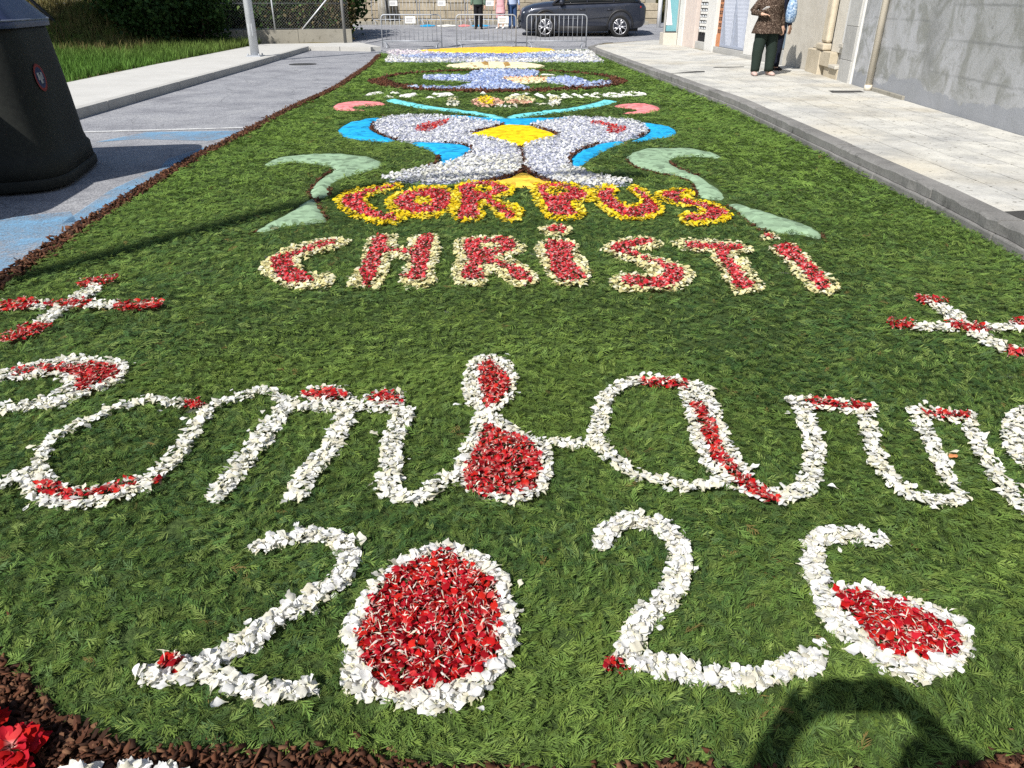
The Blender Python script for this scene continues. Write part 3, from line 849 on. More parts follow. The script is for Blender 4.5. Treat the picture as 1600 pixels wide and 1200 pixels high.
flower_letter('flower_letter', 'slanting red petal letter i with a small flat dot, last letter of CHRISTI', 'letter', None,
    Rg().poly([(1198, 390), (1210, 385), (1242, 382), (1250, 394), (1268, 406), (1288, 426), (1306, 440), (1314, 454), (1296, 462), (1268, 458), (1248, 438), (1234, 422), (1218, 402)]).ell(1201, 371.6, 18, 5),
    Rg().poly([(1210, 386), (1240, 385), (1254, 404), (1276, 424), (1294, 444), (1288, 454), (1276, 452), (1260, 434), (1246, 416), (1220, 400)]).ell(1201, 371.6, 9, 2.6), **ch)

# ---- CORPUS, red petals edged with yellow
co = dict(pal_o='yellow', pal_c='rose', step=.031, size=.050, templ=PET_LO)
flower_letter('flower_letter', 'red petal capital C edged in yellow, first letter of CORPUS', 'letter', None,
    Rg().poly([(630, 288), (618, 287), (586, 292), (540, 300), (522, 314), (532, 330), (558, 343), (590, 351), (620, 350), (638, 341), (626, 333), (604, 335), (590, 328), (577, 318), (575, 310), (590, 303), (614, 297), (630, 293)]),
    Rg().poly([(618, 291), (604, 293), (570, 300), (542, 308), (536, 316), (550, 330), (586, 343), (620, 345), (614, 338), (588, 332), (570, 322), (567, 310), (588, 300), (610, 295)]), **co)
flower_letter('flower_letter', 'red petal capital O edged in yellow with a tiny green centre', 'letter', None,
    Rg().poly([(604, 310), (626, 300), (646, 295), (674, 291), (700, 295), (714, 306), (711, 324), (702, 333), (676, 341), (658, 344), (638, 340), (610, 330), (600, 320)]).ell(661, 315, 6, 2.6, True),
    Rg().poly([(616, 316), (634, 304), (662, 298), (690, 298), (703, 306), (701, 324), (680, 334), (650, 335), (626, 328)]).ell(661, 315, 15, 6.5, True), **co)
flower_letter('flower_letter', 'red petal capital R edged in yellow', 'letter', None,
    Rg().poly([(710, 290), (742, 284), (768, 284), (790, 287), (808, 294), (800, 305), (780, 312), (796, 318), (818, 328), (816, 344), (790, 348), (774, 340), (762, 325), (754, 327), (758, 341), (740, 347), (712, 345), (702, 336), (708, 320), (706, 302)]).ell(755, 297, 9, 2.8, True),
    Rg().poly([(718, 294), (746, 286), (768, 286), (796, 296), (784, 303), (766, 310), (772, 318), (804, 336), (798, 344), (786, 336), (762, 318), (746, 316), (746, 340), (722, 343), (716, 338), (722, 320), (720, 302)]).ell(755, 297, 16, 5.5, True), **co)
flower_letter('flower_letter', 'red petal capital P edged in yellow', 'letter', None,
    Rg().poly([(830, 289), (842, 287), (880, 286), (910, 291), (928, 298), (928, 310), (914, 318), (902, 318), (912, 325), (917, 338), (880, 345), (854, 341), (838, 324), (830, 306)]).ell(871, 300, 12, 3, True),
    Rg().poly([(842, 292), (880, 290), (914, 302), (912, 312), (892, 316), (890, 324), (902, 335), (880, 339), (861, 335), (853, 320), (846, 306)]).ell(871, 300, 18, 5.5, True), **co)
flower_letter('flower_letter', 'red petal capital U edged in yellow', 'letter', None,
    Rg().poly([(921, 300), (942, 290), (958, 291), (967, 298), (961, 304), (968, 315), (982, 321), (995, 320), (999, 314), (988, 304), (979, 293), (996, 291), (1012, 298), (1020, 308), (1032, 318), (1040, 332), (1022, 341), (990, 345), (966, 343), (942, 333), (929, 320), (923, 308)]),
    Rg().poly([(933, 304), (950, 298), (957, 300), (956, 310), (968, 321), (982, 328), (1000, 324), (1005, 314), (990, 299), (998, 298), (1010, 308), (1023, 320), (1027, 331), (1010, 337), (986, 341), (966, 334), (943, 320)]), **co)
flower_letter('flower_letter', 'red petal capital S edged in yellow, last letter of CORPUS', 'letter', None,
    Rg().poly([(1020, 308), (1030, 300), (1056, 296), (1078, 297), (1085, 304), (1074, 310), (1090, 313), (1106, 317), (1126, 321), (1147, 336), (1134, 347), (1078, 354), (1058, 343), (1068, 334), (1090, 332), (1088, 326), (1066, 324), (1042, 317)]),
    Rg().poly([(1033, 308), (1050, 301), (1070, 300), (1060, 307), (1078, 316), (1100, 321), (1126, 328), (1135, 336), (1116, 343), (1084, 347), (1068, 344), (1072, 339), (1098, 337), (1103, 330), (1086, 324), (1060, 318)]), **co)

# ------------------------------------------------------------------ dyed sawdust mounds
def mound(name, m, parent, px, h=.03, smooth=True, jit=.007, z0=.03, step=None, pts=None, base=.004):
    P = G(crom(px, True, 4) if smooth else px, z0) if pts is None else np.array(pts)
    # resample the outline and roughen it
    out = []
    lo, hi = P.min(0), P.max(0); step = step or max(.05, (hi - lo).max() / 26)
    for i in range(len(P)):
        a, b = P[i], P[(i + 1) % len(P)]; n = max(1, int(np.hypot(*(b - a)) / step))
        for k in range(n): out.append(a + (b - a) * k / n)
    B = np.array(out) + rng.normal(0, jit, (len(out), 2))
    gx, gy = np.meshgrid(np.arange(lo[0], hi[0], step), np.arange(lo[1], hi[1], step))
    Q = np.stack([gx.ravel(), gy.ravel()], 1) + rng.uniform(-.3, .3, (gx.size, 2)) * step
    Q = Q[inside(B, Q)]
    if len(Q):
        dB = seg_dist(B, Q, True); Q = Q[dB > step * .35]
    allp = [Vector(p) for p in B] + [Vector(p) for p in Q]
    nb = len(B)
    res = delaunay_2d_cdt(allp, [], [list(range(nb))], 1, 1e-5)
    vv, ff = res[0], res[2]
    W = np.array([(p.x, p.y) for p in vv]); dd = seg_dist(B, W, True)
    zz = base + (h - base) * np.clip(dd / .06, 0, 1) ** .5 + np.where(dd > .01, rng.normal(0, .0022, len(W)), 0)
    L = parent.location if parent else Vector((0, 0, 0))
    o = MB().add([(x - L[0], y - L[1], z) for (x, y), z in zip(W, zz)], [tuple(f) for f in ff], True).build(name, m, parent)
    r = Rg(); r.p.append(P); OCC.append((r, .008))
    return o, r

def ribbon_poly(px, r0, r1=None, z=.03):
    L = G(crom(px, False, 4), z); n = len(L); r1 = r0 if r1 is None else r1
    lft, rgt = [], []
    for i in range(n):
        t = L[min(i + 1, n - 1)] - L[max(i - 1, 0)]; t /= np.linalg.norm(t); nn = np.array([-t[1], t[0]]); r = r0 + (r1 - r0) * i / (n - 1)
        lft.append(L[i] + nn * r); rgt.append(L[i] - nn * r)
    return np.array(lft + rgt[::-1])

def florets(name, parent, reg, pal, step, size, z=(.028, .05), excl=None):
    Q = reg.sample(step)
    if excl is not None: Q = Q[~excl.has(Q)]
    return petals(name, parent, Q, pal, size, FLORET, z, .5)

def chips(name, parent, reg, step, size, z=(.02, .05), tone=1.0):
    Q = reg.sample(step); n = len(Q)
    c = np.array([(.14, .055, .03), (.20, .085, .045), (.085, .035, .022), (.17, .06, .03), (.25, .12, .07)])[rng.integers(0, 5, n)] * rng.uniform(.7, 1.15, (n, 1)) * tone
    Vv, Ff, Cc = scatter(CHIPS, np.column_stack([Q, rng.uniform(*z, n)]), rng.uniform(.6, 1.3, n) * size, rng.normal(0, .5, n), rng.normal(0, .5, n), rng.uniform(0, 6.28, n), c)
    o = big_mesh(name, Vv - np.array(parent.location)[None], Ff, M['chip'], Cc, parent); o['kind'] = 'stuff'
    OCC.append((reg, -.01))
    return o

def motif(label, cat='motif', name='sawdust_motif', group=None):
    return tag(empty(name), label, cat, group)

# pale green ribbons
for lab, A, B, out in (
    ('pale green salt ribbon curling from the bark side towards CORPUS', 
     [(407, 259), (425, 247), (455, 241), (510, 238), (560, 240), (590, 247), (596, 256), (570, 265), (535, 275), (514, 287), (513, 302), (492, 306), (484, 298), (492, 284), (508, 271), (522, 262), (508, 256), (470, 251), (435, 253)],
     [(392, 360), (420, 345), (458, 324), (470, 315), (494, 306), (498, 320), (510, 340), (500, 344), (450, 349), (410, 358)],
     [[(522, 262), (505, 272), (488, 288), (482, 300), (490, 308)], [(494, 308), (500, 322), (513, 340)], [(390, 362), (398, 358)], [(514, 290), (516, 303)]]),
    ('pale green salt ribbon curling from the kerb side towards CORPUS',
     [(1137, 248), (1115, 236), (1075, 230), (1030, 229), (995, 233), (980, 245), (992, 256), (1030, 266), (1075, 276), (1088, 290), (1093, 304), (1130, 309), (1128, 297), (1112, 284), (1085, 268), (1060, 259), (1046, 250), (1056, 243), (1085, 242), (1110, 243)],
     [(1132, 309), (1150, 314), (1195, 327), (1240, 341), (1275, 354), (1284, 364), (1278, 369), (1250, 362), (1200, 358), (1174, 344), (1152, 326), (1138, 317)],
     [[(980, 247), (992, 258), (1030, 268), (1072, 278), (1086, 292), (1091, 306)], [(1046, 250), (1062, 261), (1090, 272)], [(1136, 318), (1150, 328), (1172, 346), (1200, 360)], [(1284, 362), (1290, 372)]])):
    mo = motif(lab, 'ribbon', 'salt_ribbon')
    mound('upper_curl', M['mint'], mo, A); mound('lower_tail', M['mint'], mo, B)
    rb = Rg()
    for l in out: rb.stroke(l, .014)
    chips('bark_outline', mo, rb, .02, .03, (.008, .022), .5)

# the winged figure
bt = motif('winged figure of lilac-white florets with blue wing tips and a yellow diamond centre', 'figure', 'winged_figure')
for px in ([(528, 202), (540, 192), (566, 186), (596, 183), (584, 192), (584, 202), (598, 210), (618, 217), (600, 219), (560, 216), (536, 211)],
           [(998, 189), (1020, 192), (1046, 197), (1057, 203), (1050, 210), (1020, 215), (982, 220), (1000, 213), (1015, 204), (1010, 197)],
           [(642, 221), (690, 222), (726, 226), (738, 233), (724, 246), (690, 259), (670, 261), (684, 252), (686, 244), (670, 232)],
           [(980, 219), (950, 230), (920, 248), (900, 260), (892, 254), (894, 242), (908, 234), (936, 224), (960, 220)],
           [(690, 179.5), (730, 180), (760, 183), (780, 185), (800, 184), (840, 183.5), (892, 183), (860, 188), (832, 194.5), (786, 194.5), (760, 189), (730, 184)]):
    mound('blue_wing', M['cyan'], bt, px, h=.034)
bodyL = [(596, 186), (614, 181.6), (650, 180), (690, 181), (730, 184), (766, 189), (786, 193), (760, 200), (732, 208), (770, 216), (811, 229), (813, 240), (817, 260), (806, 271), (786, 277), (750, 282), (690, 285), (650, 284), (598, 279), (630, 270), (670, 261), (702, 254), (722, 246), (738, 233), (726, 227), (690, 223), (642, 221), (618, 217), (596, 209), (583, 200), (586, 192)]
bodyR = [(828, 195), (860, 188), (892, 183), (930, 184), (980, 187), (1000, 192), (1015, 204), (998, 213), (970, 219), (930, 225), (900, 238), (891, 244), (892, 258), (920, 270), (950, 278), (990, 284), (950, 289), (910, 289), (860, 283), (834, 272), (821, 260), (819, 246), (815, 231), (830, 222), (874, 210)]
drop = Rg().poly([(648, 202), (654, 197), (680, 191), (696, 188), (700, 193), (686, 200), (666, 207), (652, 206)]).poly([(922, 194), (936, 190), (960, 197), (978, 200), (972, 208), (956, 210), (948, 206), (950, 199), (936, 196)])
low = Rg().poly([(560, 290), (600, 272), (670, 257), (740, 246), (818, 246), (822, 262), (806, 275), (740, 290)]).poly([(880, 262), (930, 266), (1000, 280), (990, 296), (870, 292)])
for px in (bodyL, bodyR):
    o, r = mound('floret_bed', M['bed'], bt, px, h=.028)
    florets('lilac_florets', bt, r, 'hyd', .029, .042, excl=Rg().raw([])if False else drop)
    Q = r.sample(.033); Q = Q[low.has(Q) & ~drop.has(Q)]
    petals('white_florets', bt, Q, 'hyd_w', .046, FLORET, (.036, .058), .45)
for k in range(2):
    d1 = Rg(); d1.p = [drop.p[k]]
    petals('red_drop', bt, d1.sample(.035), 'red', .06, PET_LO, (.032, .056))
mound('yellow_diamond', M['yellow'], bt, [(734, 208), (765, 199.5), (786, 194.5), (830, 195), (852, 202.5), (874, 210), (850, 214.5), (830, 222), (812, 229), (785, 219), (765, 213)], h=.04, smooth=False)
mound('yellow_base', M['amber'], bt, [(816, 265), (836, 274), (862, 284), (892, 289), (872, 291), (830, 291), (790, 288), (748, 286), (786, 278.5)], h=.036, smooth=False)
rb = Rg()
for l in ([(812, 230), (814, 242), (818, 258), (824, 265), (838, 273.5), (862, 284), (900, 290)], [(816, 264), (806, 272), (786, 278), (752, 284)]): rb.stroke(l, .032)
for l in ([(690, 222), (726, 226), (740, 233), (724, 247)], [(936, 224), (906, 234), (891, 246), (891, 258)], [(874, 211), (852, 202), (830, 195)], [(734, 208), (786, 194)], [(584, 191), (582, 202), (598, 211), (618, 218)], [(1014, 204), (998, 213)], [(684, 244), (684, 252), (668, 262)]): rb.stroke(l, .02)
chips('bark_outline', bt, rb, .022, .036, (.024, .045), .5)

# turquoise stems
for lab, l in (('thin turquoise salt stroke slanting up towards the bark side pink oval', [(612, 154.5), (630, 159), (666, 166), (710, 171), (750, 176), (770, 180), (783, 184)]),
               ('thin turquoise salt stroke slanting up towards the kerb side pink oval', [(953, 155.5), (936, 161), (900, 168), (860, 173), (820, 178), (795, 182.5)])):
    mo = motif(lab, 'stroke', 'salt_stroke')
    mound('stroke_body', M['turq'], mo, None, h=.032, pts=ribbon_poly(l, .13, .10))
# coral ovals
for lab, px in (('coral pink sawdust comma beside the bark border', [(520, 165), (530, 160), (560, 157), (590, 158), (602, 161), (586, 163), (556, 164), (553, 168.5), (570, 170.5), (538, 171), (524, 169)]),
                ('coral pink sawdust comma beside the kerb', [(961, 164), (980, 161), (1010, 161), (1032, 167), (1020, 173), (990, 176), (970, 175), (990, 173), (994, 170), (978, 167)])):
    mo = motif(lab, 'motif', 'sawdust_comma'); mound('comma_body', M['pink'], mo, px)
# bouquet between the turquoise strokes
bq = motif('small bouquet of peach, yellow and cream flowers above the winged figure', 'bouquet', 'flower_bouquet')
petals('peach_petals', bq, Rg().ell(762, 160, 26, 7).sample(.055), 'peach', .085, PET_LO)
petals('yellow_petals', bq, Rg().ell(760, 159, 12, 6).sample(.055), 'yellow', .085, PET_LO, (.05, .07))
petals('cream_petals', bq, Rg().ell(812, 157, 24, 6).sample(.055), 'cream', .085, PET_LO)
petals('orange_petals', bq, Rg().ell(812, 162, 20, 3.5).sample(.055), 'peach', .085, PET_LO, (.05, .07))
for cx in (708, 866):
    petals('white_petals', bq, Rg().ell(cx, 161, 10, 5).sample(.06), 'white', .085, PET_LO)
    petals('yellow_petals', bq, Rg().ell(cx + 1, 157, 8, 3).sample(.06), 'cream', .085, PET_LO, (.05, .07))
petals('white_petals', bq, Rg().stroke([(780, 166.5), (800, 167)], .09).stroke([(845, 163), (858, 163)], .07).sample(.06), 'white', .085, PET_LO)
for q in (Rg().ell(762, 160, 27, 7.5).ell(812, 159.5, 25, 7.5).ell(708, 160, 10, 6).ell(866, 160, 10, 6),): OCC.append((q, 0))

# white salt lettering below the oval
wl = motif('row of thin white salt lettering lying upside down below the oval picture', 'lettering', 'salt_lettering')
for l in ([(572, 147), (586, 144.5), (600, 143)], [(612, 143), (623, 144.3)], [(600, 149.7), (632, 148.3), (650, 145.3)], [(634, 150), (650, 146)], [(674, 145.4), (708, 145.8)], [(706, 146), (684, 149)], [(663, 151.2), (685, 151)],
          [(728, 144), (734, 144.2)], [(754, 142.5), (755, 145)], [(796, 151.3), (806, 146.2), (838, 145)], [(838, 145.2), (851, 151.2)], [(857, 146), (869, 150), (891, 150.5)], [(880, 145.5), (891, 150.3)], [(896, 145), (911, 150.6)],
          [(914, 145.8), (935, 150.6)], [(918, 145.4), (944, 145.1)], [(943, 147.2), (951, 145), (966, 145.4), (972, 148.3), (958, 149.6), (945, 148.4)], [(962, 142.8), (996, 143.4), (1008, 146.4)], [(1007, 146.6), (986, 147.2), (966, 146.6)]):
    mound('salt_letter', M['white_s'], wl, None, h=.048, pts=ribbon_poly(l, .05), step=.07, jit=.004)

# oval picture with the dove
ov = motif('oval bark ring framing a lilac-blue dove with a coloured beak', 'picture', 'dove_oval')
ring = Rg()
tt = np.linspace(0, 2 * math.pi, 41)
ringpts = [(778 + 186 * math.cos(t), 125 + 16.2 * math.sin(t)) for t in tt]
ring.stroke(ringpts[:21], .21)      # near half, wider
ring.stroke(ringpts[20:], .08)      # far half, thin
chips('bark_ring', ov, ring, .05, .075, (.015, .035), .55)
dove = [(660, 121), (677, 117.5), (725, 118), (739, 112.6), (759, 109), (780, 108.5), (796, 109), (838, 111), (836, 118), (796, 121), (787, 124), (801, 129), (828, 139.5), (770, 140), (711, 139.5), (656, 138), (637, 134.6), (697, 136), (722, 134.6), (740, 129), (737, 126.5), (684, 124)]
tail = [(857, 122.5), (884, 120), (910, 124), (919, 128), (952, 127), (950, 133), (896, 137), (884, 131), (857, 128)]
for nm, px in (('dove_body', dove), ('dove_tail', tail)):
    o, r = mound(nm, M['bed'], ov, px, h=.03)
    florets('lilac_blue_florets', ov, r, 'hyd_b', .055, .078)
o, r = mound('beak', M['cream'], ov, [(786, 123.5), (796, 121), (854, 121), (855, 125.5), (822, 129), (801, 128)], h=.042)
petals('beak_petals', ov, r.sample(.08), 'mixed', .07, PET_LO, (.04, .06))
mound('white_dash', M['white_s'], ov, None, h=.036, pts=ribbon_poly([(845, 115), (867, 116)], .07))

# cream oval with tan strokes
ih = motif('cream sawdust oval with three tan letters just below the striped panel', 'motif', 'cream_oval')
o, r = mound('oval_body', M['cream'], ih, [(696, 101.6), (708, 99), (755, 95.8), (790, 96), (822, 97), (852, 101.5), (836, 105), (790, 106.2), (739, 106), (708, 103.7)])
for px in ([(752, 96.4), (763, 96.2), (764, 104.3), (757, 104.3)], [(786, 96.4), (794, 96.4), (798, 102), (789, 104.5)], [(733, 98.6), (737, 98.4), (746, 104), (741, 104.3)]):
    mound('tan_letter', M['tan'], ih, px, h=.06, smooth=False, step=.12, base=.03)

# striped panel at the far end
sp_ = motif('long panel of white and blue florets with a yellow sun at the barrier end', 'panel', 'floret_panel')
band = [(611, 79), (700, 78.6), (850, 78.6), (922, 79.6), (945, 96), (850, 96.3), (700, 96.3), (601, 96)]
o, r = mound('white_band', M['bed'], sp_, band, h=.03, smooth=False)
sunr = Rg().poly([(652, 80.5), (700, 77), (760, 75), (810, 74.6), (850, 77), (870, 79.3), (830, 82.5), (790, 85), (740, 84), (690, 83)])
florets('white_florets', sp_, r, 'hyd_w', .085, .09, excl=sunr)
blue = Rg().poly([(628, 88), (700, 85.5), (790, 85.5), (870, 86), (912, 88), (850, 91.5), (740, 92), (650, 91.5)])
florets('blue_florets', sp_, blue, 'hyd_b', .08, .10, (.045, .062))
florets('deep_blue_florets', sp_, Rg().poly([(668, 87), (740, 86), (800, 86.5), (830, 88), (760, 90), (690, 90)]), 'hyd_d', .085, .10, (.055, .07))
florets('pink_florets', sp_, Rg().poly([(612, 79.6), (660, 80), (700, 83), (650, 86), (608, 86)]), 'pinkw', .085, .09, (.045, .06), sunr)
mound('yellow_sun', M['amber'], sp_, [(652, 80.5), (700, 77), (760, 75), (810, 74.6), (850, 77), (870, 79.3), (830, 82.5), (790, 85), (740, 84), (690, 83)], h=.075)

# ------------------------------------------------------------------ bark border and loose flowers
bk = empty('bark_border'); tag(bk, 'narrow border of reddish brown bark chips edging the green carpet', 'bark border')
left = Rg()
left.stroke([(-80, 492), (0, 437), (100, 369), (200, 306), (300, 247), (400, 196), (460, 164.5), (520, 137.5), (560, 112), (580, 98), (592, 85)], .068)
foot_line = [(-140, 960), (-40, 1000), (0, 1022), (50, 1065), (90, 1108), (160, 1142), (210, 1168), (300, 1168), (400, 1172), (540, 1174), (640, 1190), (760, 1196), (900, 1206), (1040, 1192), (1085, 1192), (1150, 1206), (1440, 1206), (1545, 1184), (1600, 1180), (1700, 1176)]
fl = G(crom(foot_line, False, 3), .02)
foot = Rg().raw(np.concatenate([fl, [[1.7, .72], [-1.9, .72]]]))
OCC.append((foot, 0.0)); OCC.append((left, -.005))
Qf = foot.sample(.0125); Ql = left.sample(.019)
def visible(Q, m=.25): return (np.abs(Q[:, 0]) < .72 * Q[:, 1] + m) & (Q[:, 1] > .8)
Qf = Qf[visible(Qf, .65)]; Ql = Ql[visible(Ql, 1.0)]
def chip_tones(n): return np.array([(.095, .04, .023), (.14, .06, .032), (.05, .024, .015), (.115, .045, .023), (.20, .10, .055)])[rng.integers(0, 5, n)] * rng.uniform(.5, .95, (n, 1))
# the chips that show largest are objects
proj_y = Qf[:, 1]; near = np.argsort(np.abs(proj_y - 1.13) + np.where(Qf[:, 0] > -.3, .05, 0))[:280]
msk = np.zeros(len(Qf), bool); msk[near] = True
chip_me = []
for k in range(24):
    TV, TF, TW = CHIPS[k % 12]
    me = bpy.data.meshes.new('bark_chip'); me.from_pydata(TV.tolist(), [], TF.tolist())
    ca = me.color_attributes.new('Col', 'FLOAT_COLOR', 'POINT'); c4 = np.ones((8, 4), np.float32); c4[:, :3] = chip_tones(1)
    ca.data.foreach_set('color', c4.ravel()); me.materials.append(M['chip']); chip_me.append(me)
for q in Qf[msk]:
    o = bpy.data.objects.new('bark_chip', chip_me[int(rng.integers(0, 24))])
    o.location = (q[0], q[1], rng.uniform(.016, .034)); o.rotation_euler = (rng.normal(0, .45), rng.normal(0, .45), rng.uniform(0, 6.28)); s = rng.uniform(.013, .026); o.scale = (s, s, s)
    link(o, bk)
Q = np.concatenate([Qf[~msk], Qf[~msk], Ql]); n = len(Q)
Q = Q + rng.normal(0, .006, Q.shape) + rng.normal(0, .045, Q.shape) * (rng.random((len(Q), 1)) < .08)
sz = np.concatenate([np.full(2 * (~msk).sum(), .021), np.full(len(Ql), .034)]) * rng.uniform(.6, 1.3, n)
Vv, Ff, Cc = scatter(CHIPS, np.column_stack([Q, rng.uniform(.008, .03, n)]), sz, rng.normal(0, .5, n), rng.normal(0, .5, n), rng.uniform(0, 6.28, n), chip_tones(n))
big_mesh('bark_chips', Vv, Ff, M['chip'], Cc, bk)['kind'] = 'stuff'
MB().add([(x, y, .007) for x, y in foot.p[0]], [tuple(range(len(foot.p[0])))]).build('bark_bed', simple('dark_bark_dust', (.07, .032, .02), .95, .1, var=.4, scale=30), bk)

def flower_head(name, label, px, py, rad, pal, n, z=.03):
    x, y = ground(px, py, z); root = empty(name, (x, y, 0)); tag(root, label, 'flower')
    for k in range(n):
        ring_ = k / n; a = k * 2.399 + rng.uniform(-.3, .3); rr = rad * (.25 + .6 * math.sqrt(ring_))
        o = bpy.data.objects.new(pal + '_petal', petal_mesh(pal, int(rng.integers(0, 18))))
        o.location = (rr * math.sin(-a), rr * math.cos(-a), z + .035 * (1 - ring_) + .012); o.rotation_euler = (rng.uniform(.05, .5) * (1 - ring_) + .1, rng.uniform(-.3, .3), a); s = rad * rng.uniform(.75, 1.05); o.scale = (s, s, s)
        link(o, root)
    MB().tube([(0, 0, .005), (0, 0, z + .03)], [rad * .35, rad * .2], 8).build('flower_base', simple('green_calyx', (.06, .12, .03)), root)
flower_head('red_flower', 'large red flower head with white throats lying on the bark chips', 26, 1182, .055, 'red', 54, .03)
flower_head('red_flower', 'red flower head half behind the large red flower on the bark chips', -38, 1150, .06, 'red', 40, .035)
flower_head('white_flower', 'white flower head on the bark next to the red flower', 118, 1240, .05, 'white', 30)
flower_head('white_flower', 'white flower head on the bark further along from the red flower', 205, 1234, .047, 'white', 30)
flower_head('white_flower', 'small white flower head on the bark, outermost of the white ones', 262, 1236, .042, 'white', 26)
for lab, px, py, pal in (('single white petal fallen on the green beside the legs of the letter m', 586, 676, 'white'), ('single white petal fallen left of the letter b', 716, 632, 'white'),
                         ('single white petal fallen on the green beside the letter u', 1301, 761, 'white'), ('single dull orange petal fallen inside the letter n', 1487, 711, 'mixed')):
    o = bpy.data.objects.new('fallen_petal', petal_mesh(pal, int(rng.integers(0, 12)))); x, y = ground(px, py, .045)
    o.location = (x, y, .045); o.rotation_euler = (.2, .1, rng.uniform(0, 6)); o.scale = (.04,) * 3; link(o); tag(o, lab, 'petal')

# ------------------------------------------------------------------ the green carpet of cypress sprigs
cl = G(crom([(-260, 600), (-80, 492), (0, 437), (100, 369), (200, 306), (300, 247), (400, 196), (460, 164.5), (520, 137.5), (560, 112), (580, 98), (594, 84)], False, 3), 0.0)
left_edge = [(-2.9, .9)] + [tuple(p) for p in cl]
right_edge = [(kx(y) - .02, y) for y in np.arange(27.2, .8, -.8)]
carpet = np.array(left_edge + right_edge + [(3.2, .9)])
Q_all, tier = [], []
for (y0, y1, step, t) in ((.98, 3.1, .0149, 0), (3.1, 6, .0235, 1), (6, 12, .04, 2), (12, 27.4, .065, 3), (.98, 6, .04, 4)):
    gx, gy = np.meshgrid(np.arange(-5, 4, step), np.arange(y0, y1, step))
    Q = np.stack([gx.ravel(), gy.ravel()], 1) + rng.uniform(-.6, .6, (gx.size, 2)) * step
    side = np.abs(Q[:, 0]) - .72 * Q[:, 1]
    Q = Q[(side < .75) if t < 4 else (side >= .75)]
    Q = Q[inside(carpet, Q)]
    m = np.zeros(len(Q), bool)
    for r, g in OCC: m |= r.has(Q, (g, g, .01, .035, g)[t])
    Q = Q[~m]
    # thinner spots where the asphalt shows through
    thin = vnoise(Q[:, 0], Q[:, 1], 3.1) * .6 + vnoise(Q[:, 0], Q[:, 1], 8.3) * .4
    Q = Q[(thin > .14) | (rng.random(len(Q)) < .5)]
    for sx, sy, sr in ((275, 833, .045), (205, 1000, .035), (185, 905, .03), (880, 1000, .03), (95, 940, .03)):
        c = np.array(ground(sx, sy)); dd = np.hypot(*((Q - c) * [1, .8]).T)
        Q = Q[(dd > sr) | (rng.random(len(Q)) < .12)]
    Q_all.append(Q)
Vs, Fs, Cs, off = [], [], [], 0
GREENS = np.array([(.078, .138, .038), (.105, .17, .044), (.05, .10, .034), (.15, .215, .058), (.085, .135, .055), (.185, .235, .07), (.12, .165, .038)])
for t, (Q, T, size) in enumerate(zip(Q_all, (SPR1, SPR2, SPR3, SPR4, SPR3), (.049, .065, .100, .145, .09))):
    n = len(Q)
    if not n: continue
    lo = vnoise(Q[:, 0], Q[:, 1], .9) * .6 + vnoise(Q[:, 0], Q[:, 1], 2.7) * .4
    c = GREENS[rng.integers(0, 7, n)]
    warm = np.clip((lo - .42) * 3, 0, 1)[:, None]
    c = c * (1 - .5 * warm) + .5 * warm * np.array([.15, .20, .04])
    c = c * 1.06 * rng.uniform(.65, 1.32, (n, 1)) * (.8 + .4 * lo[:, None]) * [.94, 1.02, .9]
    fresh = np.clip((np.abs(Q[:, 0] + .1) - 1.7) / .9, 0, 1) * np.clip((Q[:, 1] - 4.2) / 2.5, 0, 1)
    fresh = np.maximum(fresh, .75 * np.clip((Q[:, 1] - 11) / 3, 0, 1))[:, None]
    c = c * (1 - .55 * fresh) + .55 * fresh * np.array([.15, .25, .042])
    c = c * (1 + .15 * fresh)
    dead = rng.random(n) < .004; c[dead] = (.20, .15, .05)
    flow = vnoise(Q[:, 0], Q[:, 1], 1.3) * 9
    rz = np.where(rng.random(n) < .55, flow + rng.normal(0, .6, n), rng.uniform(0, 6.283, n))
    h = (.028, .027, .026, .024, .027)[t]
    P = np.column_stack([Q, .009 + h * rng.random(n) ** 1.3])
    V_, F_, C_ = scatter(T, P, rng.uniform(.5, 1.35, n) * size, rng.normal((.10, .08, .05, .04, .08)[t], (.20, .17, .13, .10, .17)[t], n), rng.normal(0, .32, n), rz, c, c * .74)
    V_[:, 2] = np.maximum(V_[:, 2], .0075 + rng.random(len(V_)) * .002)
    Vs.append(V_); Fs.append(F_ + off); Cs.append(C_); off += len(V_)
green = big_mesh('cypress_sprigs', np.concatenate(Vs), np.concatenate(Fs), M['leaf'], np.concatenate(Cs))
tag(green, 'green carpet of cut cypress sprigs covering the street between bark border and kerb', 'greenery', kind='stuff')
# bed of crushed needles under the sprigs
def bed_mat():
    m, nt, b = mat('crushed_needles', .95, .1)
    n = noise(nt, 45, 5, .7); s = noise(nt, 3.3, 6, .6)
    c = ramp(nt, n.outputs[0], [(.3, (.03, .05, .016)), (.6, (.075, .115, .035)), (.8, (.13, .165, .06))])
    g = ramp(nt, s.outputs[0], [(.66, (0, 0, 0)), (.72, (1, 1, 1))])
    c = mix(nt, g, c, (.16, .16, .165))
    nt.links.new(c, b.inputs['Base Color']); bump(nt, b, n.outputs[0], 1.0, .02)
    return m
n = len(carpet)
sb = MB().add([(x, y, .006) for x, y in carpet], [tuple(range(n))]).build('needle_bed', bed_mat(), green); sb['kind'] = 'stuff'
print('sprigs', [len(q) for q in Q_all], 'faces', len(green.data.polygons))

